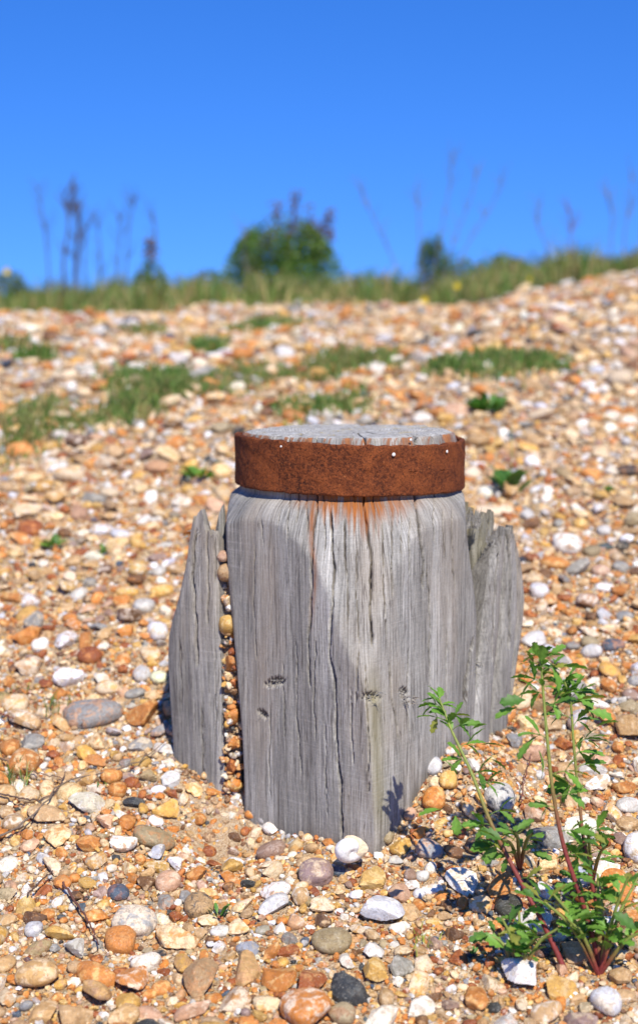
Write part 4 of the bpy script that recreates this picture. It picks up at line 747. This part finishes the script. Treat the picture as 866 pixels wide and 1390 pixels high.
def add_leaf(root, p, d, size, lib, rg_, roll=None):
    d = Vector(d).normalized(); q = d.to_track_quat('Y', 'Z') @ Quaternion((0, 1, 0), rg_.uniform(-.7, .7) if roll is None else roll)
    o = bpy.data.objects.new('leaf', rg_.choice(lib)); COL.objects.link(o); o.parent = root
    o.matrix_local = Matrix.Translation(Vector(p) - root.location) @ q.to_matrix().to_4x4() @ Matrix.Scale(size, 4)
    return o
def at_depth(x, y, d): r = ray(x, y); return np.array([d * r[0], d, CZ + d * r[2]])
def stem_obj(root, pts, r0, r1, name='stem', redto=.45, n=30):
    P = curve(pts, n); V, Fq = tube(P, np.linspace(r0, r1, n)); t = np.repeat(np.linspace(0, 1, n), 8)[:, None]
    red = np.array([.20, .035, .03]); gr = np.array([.20, .24, .05]); k = sstep(redto - .2, redto + .2, t); cc = red * (1 - k) + gr * k
    mesh(name, V, Fq, M_STEM, root, {'col': ('FLOAT_COLOR', cc)}, loc=P[0]); return P
def weed():
    rgw = random.Random(12)
    b = hit(790, 1300); root = tag(empty('leafy_weed', b), 'tall leafy green weed with three red-based stems, right of the post', 'plant')
    stems = [([(766, 1316, 1.475), (735, 1250, 1.49), (700, 1185, 1.51), (665, 1115, 1.53), (640, 1050, 1.55), (612, 990, 1.575), (596, 948, 1.59)], .0032, .0012),
             ([(812, 1300, 1.475), (790, 1225, 1.48), (765, 1150, 1.49), (750, 1075, 1.50), (742, 1000, 1.51), (736, 930, 1.52), (733, 888, 1.525)], .0030, .0011),
             ([(822, 1290, 1.50), (806, 1215, 1.51), (793, 1150, 1.52), (785, 1080, 1.535), (778, 1010, 1.545), (774, 955, 1.55), (766, 925, 1.555)], .0024, .0010)]
    for si, (pts, r0, r1) in enumerate(stems):
        P = stem_obj(root, [at_depth(*p) for p in pts], r0, r1, redto=.5)
        n = len(P)
        for k in range(8 if si != 1 else 9, n - 1):
            u = k / n
            if rgw.random() < (.5 if u < .8 else .15): continue
            sd = rgw.choice((-1, 1)); ntri = 3
            tx = P[k] + np.array([sd * rgw.uniform(.004, .014), rgw.uniform(-.008, .008), rgw.uniform(.002, .010)]) * (1.3 - .5 * u)
            V, Fq = tube(curve([P[k], (P[k] + tx) / 2 + [0, 0, .001], tx], 6), .0005, 5); mesh('leaf_stalk', V, Fq, M_STEM, root, {'col': ('FLOAT_COLOR', np.tile([.16, .24, .05], (len(V), 1)))}, loc=P[k])
            for q in range(ntri):
                a = (q - 1) * .95 + rgw.uniform(-.2, .2); d = np.array([sd * math.cos(a) + .2 * rgw.gauss(0, 1), rgw.uniform(-.5, .2), math.sin(a) * .8 + .1])
                add_leaf(root, tx, d, rgw.uniform(.016, .027) * (1.05 if u < .9 else .8), LEAVES, rgw)
        for q in range(17):      # crowded tip
            p = P[-1 - q // 3]; a = rgw.uniform(0, 6.28); d = np.array([math.cos(a) * .9, math.sin(a) * .6, rgw.uniform(-.3, 1.0)]); add_leaf(root, p, d, rgw.uniform(.013, .024), LEAVES, rgw)
    # named side sprays
    for (x, y, d, L_, dx, dz) in [(655, 1010, 1.54, .020, 1, .1), (640, 990, 1.54, .016, .8, .5), (664, 1030, 1.54, .018, .9, -.4), (598, 1098, 1.50, .022, -1, -.1), (620, 1050, 1.53, .018, -.5, .8), (618, 1108, 1.51, .018, .1, -1), (700, 960, 1.50, .022, -.9, -.3), (712, 950, 1.5, .024, -1, .0), (800, 965, 1.53, .022, 1, -.2), (785, 950, 1.53, .026, 1, .3), (760, 945, 1.5, .022, 1, .5), (732, 1020, 1.49, .024, .2, -1), (722, 1005, 1.49, .022, -.6, -.6), (800, 1000, 1.52, .02, 1, .2), (810, 985, 1.52, .02, .9, .4), (735, 900, 1.52, .02, 0, 1), (728, 890, 1.52, .016, -.2, 1), (760, 905, 1.52, .026, 1, .1)]:
        add_leaf(root, at_depth(x, y, d), (dx, -.25, dz), L_ * 1.15, LEAVES, rgw)
    return root
weed()
def low_weed(name, label, x0, x1, y0, y1, n, sz, d0, seed, cat='plant', lib=None, stems=6, group=None):
    """a low leafy plant: leafy shoots spreading from one root"""
    r = random.Random(seed); b = hit((x0 + x1) / 2, y1); root = tag(empty(name, b), label, cat, group)
    for s in range(stems):
        tx = x0 + (x1 - x0) * (s + .5) / stems + r.uniform(-8, 8); ty = r.uniform(y0, y0 + (y1 - y0) * .6); g = hit(tx, max(ty, y0) + 20)
        dd = (g[1] if g is not None else b[1]) - r.uniform(.0, .05) if d0 is None else d0 + r.uniform(-.03, .03)
        tip = at_depth(tx, ty, dd); P = stem_obj(root, [b, (b + tip) / 2 + np.array([0, 0, .012]), tip], .0018 * sz / .016, .0008 * sz / .016, n=14, redto=.3)
        for k in range(n // stems):
            i = r.randint(4, 13); a = r.uniform(0, 6.28); p = P[i]; d = np.array([math.cos(a), math.sin(a) * .7, r.uniform(-.1, .9)]); off = np.array([math.cos(a), math.sin(a), .2]) * r.uniform(0, .5) * sz
            add_leaf(root, p + off, d, sz * r.uniform(.6, 1.2), lib or LEAVES, r)
    return root
low_weed('leafy_weed', 'bushy low weed with crowded toothed leaves in the bottom right corner', 735, 890, 1175, 1325, 110, .023, 1.47, 3, stems=10)
low_weed('leafy_weed', 'low leafy shoots at the foot of the tall weed, near the bottom edge', 650, 760, 1220, 1330, 46, .022, 1.46, 5, stems=5)
low_weed('leafy_weed', 'small leafy shoot between the leaning stem and the upright stems', 675, 735, 1085, 1180, 22, .024, 1.50, 8, stems=3)
low_weed('leafy_weed', 'small side plant with oval leaves right of the upright stems', 775, 830, 1090, 1200, 20, .022, 1.50, 9, stems=3)
def rosette(label, x, y, wpx, hpx, n, seed, lib=LONG, dark=False, name='seedling', stalk=False):
    r = random.Random(seed); b = hit(x, y); m = b[1] / F; root = tag(empty(name, b), label, 'plant')
    for k in range(n):
        a = r.uniform(0, 6.28); up = r.uniform(.3, 1.2); d = np.array([math.cos(a) * wpx / hpx * .6, math.sin(a) * .6, up]); rr = r.random() ** .6
        p = b + np.array([math.cos(a) * wpx * m * .25 * rr, math.sin(a) * wpx * m * .2 * rr, .003 + hpx * m * .2 * r.random()])
        add_leaf(root, p, d, r.uniform(.45, .75) * max(hpx, wpx * .5) * m, lib, r)
    if stalk:
        stem_obj(root, [b, b + [.002, 0, hpx * m * .9], b + [.0, .002, hpx * m * 1.7]], .0012, .0006, n=12, redto=.2)
rosette('tiny bright green seedling beside the grey-patched tan stone', 297, 1250, 28, 28, 9, 1)
rosette('upright green seedling with oval leaves right of the iron band', 692, 672, 55, 55, 13, 2, stalk=True)
rosette('small dark green weed on the left slope', 76, 746, 46, 24, 22, 3, LEAVES)
rosette('tiny green weed right of the small dark weed', 142, 754, 26, 18, 9, 4, LEAVES)
rosette('bright green weed left of the iron band', 270, 652, 56, 30, 28, 5, LEAVES)
rosette('green leaf trailing towards the iron band', 305, 634, 26, 14, 10, 6, LEAVES)
rosette('bright green leafy tuft on the slope right of the post top', 662, 562, 54, 36, 40, 7, LONG)
rosette('tiny green sprout near the bottom edge left of the weed', 642, 1300, 16, 20, 5, 8)
rosette('tiny green sprig by the blue-grey pebble at right', 735, 905, 10, 18, 4, 12)
rosette('small weed near the dark flat cobble at the right edge', 828, 672, 18, 18, 7, 13, LEAVES)

def blades(cx, cy, n, hmin, hmax, wid, cols, rg_, spread):
    """arrays for many bent grass blades; spread(i) gives base x, y"""
    V, C, Fq = [], [], []
    for k in range(n):
        x, y = spread(); z = float(G(x, y)) + .006; h = rg_.uniform(hmin, hmax) * (.72 + .38 * math.sin(x * 5.3 + 1.7 * math.sin(y * 3)) * math.sin(x * 13 + y) + .2 * math.sin(x * 29)); a = rg_.uniform(0, 6.28); lean = rg_.uniform(.1, .8) * h; dx, dy = math.cos(a) * lean, math.sin(a) * lean
        b = rg_.uniform(0, 3.14); wx, wy = math.cos(b) * wid, math.sin(b) * wid * .6; c = rg_.choice(cols); f = rg_.uniform(.75, 1.25); i = len(V)
        c = (c[0] * 1.35, c[1] * 1.3, c[2] * 1.1); V += [(x - wx, y - wy, z), (x + wx, y + wy, z), (x + dx * .35 + wx * .8, y + dy * .35 + wy * .8, z + h * .6), (x + dx * .35 - wx * .8, y + dy * .35 - wy * .8, z + h * .6), (x + dx, y + dy, z + h * .95)]
        Fq += [(i, i + 1, i + 2, i + 3), (i + 3, i + 2, i + 4)]; C += [[c[0] * f, c[1] * f, c[2] * f]] * 5
    return np.array(V), Fq, np.array(C)
GREENS = [(.07, .15, .03), (.10, .19, .04), (.05, .11, .025), (.15, .19, .06)]; DRY = [(.26, .22, .10), (.20, .15, .07), (.32, .27, .14)]
def grass_patch(label, poly, n, h, seed, cols=GREENS, wid=.0022, name='grass_patch', thick=12):
    """patch along a picture polyline of ground points"""
    r = random.Random(seed); pts = [hit(*p) for p in poly]; m = pts[0][1] / F
    def spread():
        while True:
            i = r.randrange(len(pts) - 1); t = r.random(); p = pts[i] * (1 - t) + pts[i + 1] * t
            if r.random() < (.62 if n > 5000 else .4) + (.38 if n > 5000 else .6) * sstep(-.3, .7, math.sin(p[0] * 19 + seed * 2) + .6 * math.sin(p[0] * 47 + seed)): break
        q = .5 + .5 * math.sin(p[0] * 31 + seed); return p[0] + r.gauss(0, .02), p[1] + r.gauss(0, thick * .0035) * (.5 + q)
    V, Fq, C = blades(0, 0, n, h * .5, h * 1.2, wid, cols, r, spread)
    c = pts[len(pts) // 2]; tag(mesh(name, V, Fq, M_GRASS, None, {'col': ('FLOAT_COLOR', C)}, loc=c), label, 'grass', kind='stuff' if n > 700 else None)
OL = GREENS + [(.16, .17, .06), DRY[0]]
grass_patch('long olive-green grass streak climbing from the far left to behind the post', [(10, 598), (90, 582), (170, 560), (240, 538), (300, 522), (380, 511), (450, 503), (540, 490)], 5200, .031, 1, OL + [DRY[1]], thick=15)
grass_patch('green grass strip on the slope right of the post', [(590, 506), (650, 501), (700, 498), (768, 493)], 1700, .032, 2, GREENS + OL, thick=11)
grass_patch('dense green clump on the left slope', [(145, 520), (190, 518), (250, 516)], 560, .032, 3, GREENS, thick=12)
grass_patch('green grass patch just behind the post top', [(385, 560), (440, 554), (510, 545)], 800, .026, 4, GREENS + OL)
grass_patch('green tuft on the upper slope above the post', [(315, 450), (360, 447), (405, 443)], 600, .05, 6, GREENS + OL)
grass_patch('small round green tuft at the left', [(38, 490), (60, 490)], 220, .045, 7, GREENS, thick=6)
grass_patch('small olive tuft at the far left edge', [(8, 474), (26, 474)], 180, .04, 8, GREENS + DRY, thick=6)
grass_patch('thin green tuft on the upper left slope', [(272, 478), (300, 476)], 260, .055, 9, GREENS, thick=8)
grass_patch('faint green streak on the upper left slope', [(175, 452), (215, 452)], 260, .035, 10, GREENS + DRY, thick=6)
grass_patch('sparse olive grass along the upper left slope edge', [(0, 425), (100, 424), (200, 418)], 700, .05, 11, GREENS + DRY + DRY, thick=14)
grass_patch('thin grass at the left edge below the strip', [(0, 575), (40, 570), (90, 560)], 420, .03, 13, GREENS + DRY + DRY, thick=12)
# near tufts
def near_tuft(label, x, y, n, h, seed, cols):
    r = random.Random(seed); b = hit(x, y)
    V, Fq, C = blades(0, 0, n, h * .4, h, .0008, cols, r, lambda: (b[0] + r.gauss(0, .012), b[1] + r.gauss(0, .010)))
    tag(mesh('grass_tuft', V, Fq, M_GRASS, None, {'col': ('FLOAT_COLOR', C)}, loc=b), label, 'grass')
near_tuft('sparse green grass blades beside the round orange cobble', 22, 1066, 36, .035, 1, GREENS + DRY)
near_tuft('thin upright grass wisp above the long grey-tan cobble', 70, 968, 22, .036, 2, GREENS + DRY)
near_tuft('short dry grass wisp left of the egg-shaped orange pebble', 148, 1072, 12, .014, 3, GREENS)
near_tuft('wispy dry weed on the left slope', 30, 788, 22, .03, 4, DRY + GREENS)
near_tuft('wispy yellow-green weed at the bottom right of the flat grey stone', 578, 1288, 22, .02, 5, [(.25, .28, .06), (.2, .2, .05)])
near_tuft('thin green grass near the left edge', 14, 945, 14, .022, 6, GREENS)
# twigs
def twig(label, pts, r0, seed, col=(.10, .06, .045)):
    r = random.Random(seed); P = [hit(x, y) + np.array([0, 0, r.uniform(.011, .019)]) for x, y in pts]
    P = curve(P, 30); P += np.array([[r.gauss(0, .0006), r.gauss(0, .0006), r.gauss(0, .0008)] for _ in P]); V, Fq = tube(P, np.linspace(r0, r0 * .5, 30) * np.array([r.uniform(.85, 1.2) for _ in range(30)]), 7)
    tag(mesh('twig', V, Fq, M_TWIG, None, {'col': ('FLOAT_COLOR', np.tile(col, (len(V), 1)))}, loc=P[0]), label, 'twig', 'dry twigs on the shingle')
twig('long thin dry twig running from the left edge towards the slab', [(0, 1150), (30, 1138), (60, 1112), (88, 1076), (150, 1062), (190, 1048), (230, 1018)], .0014, 1, (.15, .11, .08))
twig('curved dark twig at the left edge below the orange cobble', [(0, 1096), (28, 1104), (55, 1098), (80, 1082), (90, 1066)], .0013, 2)
twig('straight dry twig crossing under the round orange cobble', [(0, 1042), (40, 1062), (88, 1072)], .0013, 3, (.15, .09, .06))
twig('dark knobbly twig left of the big cream stone', [(86, 1214), (108, 1245), (122, 1270), (135, 1298)], .0016, 4, (.12, .05, .035))
twig('short dark twig above the chunky brown flint', [(38, 1234), (55, 1216), (73, 1202)], .0014, 5)
twig('thin reddish twig lying left of the long grey-tan cobble', [(0, 985), (20, 992), (45, 990)], .0012, 6, (.18, .06, .04))
twig('thin hooked stem lying over the long grey-tan cobble', [(110, 1000), (118, 988), (128, 978), (126, 968)], .0008, 7)
twig('reddish dry twig among the pebbles between weed stems', [(706, 1105), (712, 1075), (722, 1030)], .0010, 8, (.14, .05, .04))
twig('thin rootlet lying along the right foot of the post', [(590, 1018), (612, 1002), (630, 982)], .0016, 9, (.22, .08, .04))

# ------------------------------------------------------------------ vegetation on the crest
def crest_grass():
    r = random.Random(5)
    def spread():
        while True:
            y = r.uniform(4.6, 8.5); x = r.uniform(-.30 * y - .3, .30 * y + .3)
            if y > 4.72 + .1 * math.sin(x * 3) + max(0, x) * .5: return x, y
    V, Fq, C = blades(0, 0, 46000, .05, .15, .003, GREENS + GREENS + DRY + DRY + [(.16, .18, .05)] * 3, r, spread)
    tag(mesh('grass', V, Fq, M_GRASS, None, {'col': ('FLOAT_COLOR', C)}, loc=(0, 6, CZ)), 'band of green and dry grass along the crest of the beach', 'grass', kind='stuff')
    # land beyond
    def sp2(): y = r.uniform(8.5, 40) ; return r.uniform(-.4 * y, .4 * y), y
    V, Fq, C = blades(0, 0, 12000, .10, .22, .012, GREENS + DRY, r, sp2)
    tag(mesh('grass', V, Fq, M_GRASS, None, {'col': ('FLOAT_COLOR', C)}, loc=(0, 15, CZ)), 'rough grassland lying far behind the crest', 'grass', kind='stuff')
crest_grass()
def bush(name, label, x, ybase, ytop, wpx, d, n, seed, cols, heads=(), leaf=.016):
    r = random.Random(seed); m = d / F; bx = (x - CX) * m; bz = float(G(bx, d)); zt = CZ + d * ray(x, ytop)[2]; hh = max(.06, zt - bz); w_ = wpx * m / 2
    b = np.array([bx, d, bz]); root = tag(empty(name, b), label, 'plant')
    cl = [(r.uniform(-.9, .9), r.uniform(-.6, .6), r.uniform(.05, .9)) for _ in range(60)]; V, C, Fq = [], [], []
    for k in range(n):
        c = r.choice(cl); q = np.array([r.gauss(c[0], .14), r.gauss(c[1], .14), r.gauss(c[2], .10)])
        if q[2] < 0 or q[2] > 1.02 - .55 * q[0] ** 2: continue
        p = np.array([bx + q[0] * w_, d + q[1] * w_, bz + q[2] * hh]); a = np.array([r.gauss(0, 1), r.gauss(0, 1), r.gauss(0, .8)]); a /= np.linalg.norm(a); s = np.cross(a, [r.gauss(0, 1), r.gauss(0, 1), r.gauss(0, 1)]); s /= np.linalg.norm(s) + 1e-6
        L_ = leaf * r.uniform(.6, 1.3); i = len(V); V += [p - a * L_ / 2, p + s * L_ * .3, p + a * L_ / 2, p - s * L_ * .3]; Fq.append((i, i + 1, i + 2, i + 3)); cc = r.choice(cols); f = r.uniform(.7, 1.3); C += [[cc[0] * f, cc[1] * f, cc[2] * f]] * 4
    mesh('foliage', np.array(V), Fq, M_LEAF, root, {'col': ('FLOAT_COLOR', np.array(C))}, loc=b)
    for k in range(7):
        P = curve([b + [0, 0, -.01], b + [r.uniform(-.3, .3) * w_, 0, hh * .4], b + [r.uniform(-.8, .8) * w_, r.uniform(-.3, .3) * w_, hh * r.uniform(.6, .95)]], 8)
        Vt, Ft = tube(P, np.linspace(.004, .0015, 8), 5); mesh('stem', Vt, Ft, M_TWIG, root, {'col': ('FLOAT_COLOR', np.tile([.12, .08, .05], (len(Vt), 1)))}, loc=b)
    for (hx, hy, hl) in heads:
        top = CZ + d * ray(hx, hy)[2]; q = np.array([(hx - CX) * m, d - .02, top]); s0 = b + [(hx - x) * m * .5, 0, hh * .5]; P = curve([s0, (s0 + q) / 2, q], 8)
        Vt, Ft = tube(P, .0035, 5); sp = mesh('seed_spike', Vt, Ft, M_TWIG, root, {'col': ('FLOAT_COLOR', np.tile([.13, .07, .06], (len(Vt), 1)))}, loc=s0)
        V, C, Fq = [], [], []
        for k in range(55):
            t = r.uniform(-1.3, .3); p = q + np.array([r.gauss(0, .013), r.gauss(0, .013), t * hl * m]); v, f = ICO[1]; i = len(V); V += list(v * .0062 + p); Fq += [tuple(ff + i) for ff in f]
        mesh('seed_head', np.array(V), Fq, M_TWIG, sp, {'col': ('FLOAT_COLOR', np.tile([.13, .085, .06], (len(V), 1)))}, smooth=False, loc=s0)
    return root
GB = [(.08, .19, .025), (.14, .27, .04), (.06, .13, .02), (.20, .28, .06)]
bush('bush', 'dense rounded green bush with brown seed spikes on the crest', 384, 392, 292, 168, 6.0, 16000, 1, GB, [(377, 284, 30), (402, 270, 36), (422, 290, 40), (440, 306, 40), (392, 312, 36), (447, 293, 26), (430, 318, 30), (412, 312, 30), (365, 320, 30)])
bush('bush', 'small dark leafy plant on the crest at left', 206, 385, 352, 54, 5.8, 1300, 2, GB, [(208, 330, 20)])
bush('bush', 'leafy upright plant on the crest right of the big bush', 585, 362, 312, 46, 6.0, 1500, 3, GB + [(.10, .08, .05)])
bush('bush', 'low green mound on the crest towards the right', 680, 372, 346, 100, 6.0, 2600, 4, GB[:3])
bush('bush', 'small leafy clump on the crest beside the dry stalks', 615, 370, 340, 60, 6.1, 1200, 5, GB + [(.12, .09, .05)])
bush('bush', 'low yellow-green clump on the crest at the far left', 18, 388, 366, 60, 5.8, 1100, 6, [(.17, .20, .04), (.12, .17, .03)])
bush('bush', 'low olive clump on the crest left of the big bush', 285, 388, 366, 80, 5.9, 1300, 7, GB + [(.2, .17, .07)])
bush('bush', 'low green clump on the crest right of the big bush', 500, 388, 364, 90, 5.9, 1400, 8, GB)
def stalk(label, x0, x1, ytop, d, seed, thick=.0032, twigs=4, col=(.13, .10, .09)):
    r = random.Random(seed); m = d / F; bx = (x0 - CX) * m; b = np.array([bx, d, float(G(bx, d)) - .01]); zt = CZ + d * ray(x1, ytop)[2]; t = np.array([(x1 - CX) * m, d, zt])
    root = tag(empty('dry_stalk', b), label, 'plant', 'dry stalks on the crest')
    P = curve([b, b * .6 + t * .4 + [r.uniform(-.02, .02), 0, 0], b * .25 + t * .75 + [r.uniform(-.02, .02), 0, 0], t], 20); V, Fq = tube(P, np.linspace(thick, thick * .4, 20), 5)
    mesh('stem', V, Fq, M_TWIG, root, {'col': ('FLOAT_COLOR', np.tile(col, (len(V), 1)))}, loc=b)
    for k in range(twigs):
        i = r.randint(7, 18); e = P[i] + np.array([r.uniform(-.05, .05), r.uniform(-.03, .03), r.uniform(.03, .09)]); V, Fq = tube(curve([P[i], (P[i] + e) / 2 + [0, 0, .005], e], 6), np.linspace(thick * .5, thick * .2, 6), 4)
        mesh('side_twig', V, Fq, M_TWIG, root, {'col': ('FLOAT_COLOR', np.tile(col, (len(V), 1)))}, loc=P[i])
SK = [(70, 58, 252, 'leftmost thin dry stalk curving up at the left'), (97, 92, 262, 'tall dark stalk, left one of the dense cluster at left'), (101, 104, 252, 'tallest dark stalk of the dense cluster at left'), (107, 112, 280, 'dark stalk on the right side of the dense cluster at left'),
      (118, 128, 292, 'shorter stalk leaning right beside the dense cluster at left'), (138, 136, 306, 'short stalk between the dense cluster and the small dark plant'), (152, 165, 290, 'thin stalk leaning right before the small dark plant'), (168, 190, 262, 'long slender stalk leaning right above the small dark plant'),
      (206, 209, 288, 'stalk rising out of the small dark leafy plant at left'), (345, 330, 300, 'faint thin stalk just left of the big bush'), (560, 482, 240, 'long bare stalk leaning far left from the middle right'), (574, 562, 250, 'upright stalk above the leafy upright plant'),
      (582, 612, 205, 'tallest bare stalk leaning right above the leafy upright plant'), (592, 645, 225, 'bare stalk leaning strongly right of the tallest one'), (600, 680, 236, 'lowest leaning bare stalk pointing right'), (735, 730, 275, 'thin stalk left of the reddish one near the right'),
      (772, 769, 285, 'reddish stalk near the right'), (828, 818, 262, 'stalk left of the cluster at the right edge'), (845, 848, 235, 'tallest stalk of the cluster at the right edge'), (860, 864, 248, 'stalk at the very right edge of the picture')]
for k, (a, b, yt, lb) in enumerate(SK):
    stalk(lb, a, b, yt, 5.7 + .05 * (k % 5), k, thick=.0075 if 90 < a < 110 else .0042 if a < 300 else .0032, twigs=14 if 90 < a < 110 else 10, col=(.16, .06, .06) if a == 772 else (.08, .07, .08) if a < 300 else (.16, .14, .15))
def flower(label, x, y, d, s=.012):
    c = at_depth(x, y, d); gx = c[0]; b = np.array([gx, d, float(G(gx, d))]); root = tag(empty('yellow_flower', b), label, 'flower', 'yellow flowers on the crest')
    V, Fq = tube(curve([b, (b + c) / 2 + [.004, 0, 0], c], 6), .0015, 4); mesh('stem', V, Fq, M_STEM, root, {'col': ('FLOAT_COLOR', np.tile([.1, .16, .04], (len(V), 1)))}, loc=b)
    V, Fq = [], []
    for k in range(12):
        a = k * math.pi / 6; i = len(V); dv = np.array([math.cos(a), -.35 + .2 * (k % 2), math.sin(a)]); sv = np.array([-math.sin(a), 0, math.cos(a)]) * .25
        V += [c, c + (dv * .6 + sv) * s, c + dv * s, c + (dv * .6 - sv) * s]; Fq.append((i, i + 1, i + 2, i + 3))
    mesh('petal_ring', np.array(V), Fq, M_GRASS, root, {'col': ('FLOAT_COLOR', np.tile([.80, .58, .03], (len(V), 1)))}, loc=c)
flower('yellow flower at the shingle edge below the crest grass, centre', 576, 407, 4.5); flower('yellow flower in the crest grass just right of centre', 620, 388, 5.0)
flower('yellow flower in the crest grass towards the right', 718, 378, 5.2); flower('yellow flower at the far left end of the crest', 10, 368, 5.6, .016)
print('done objects', len(bpy.data.objects))
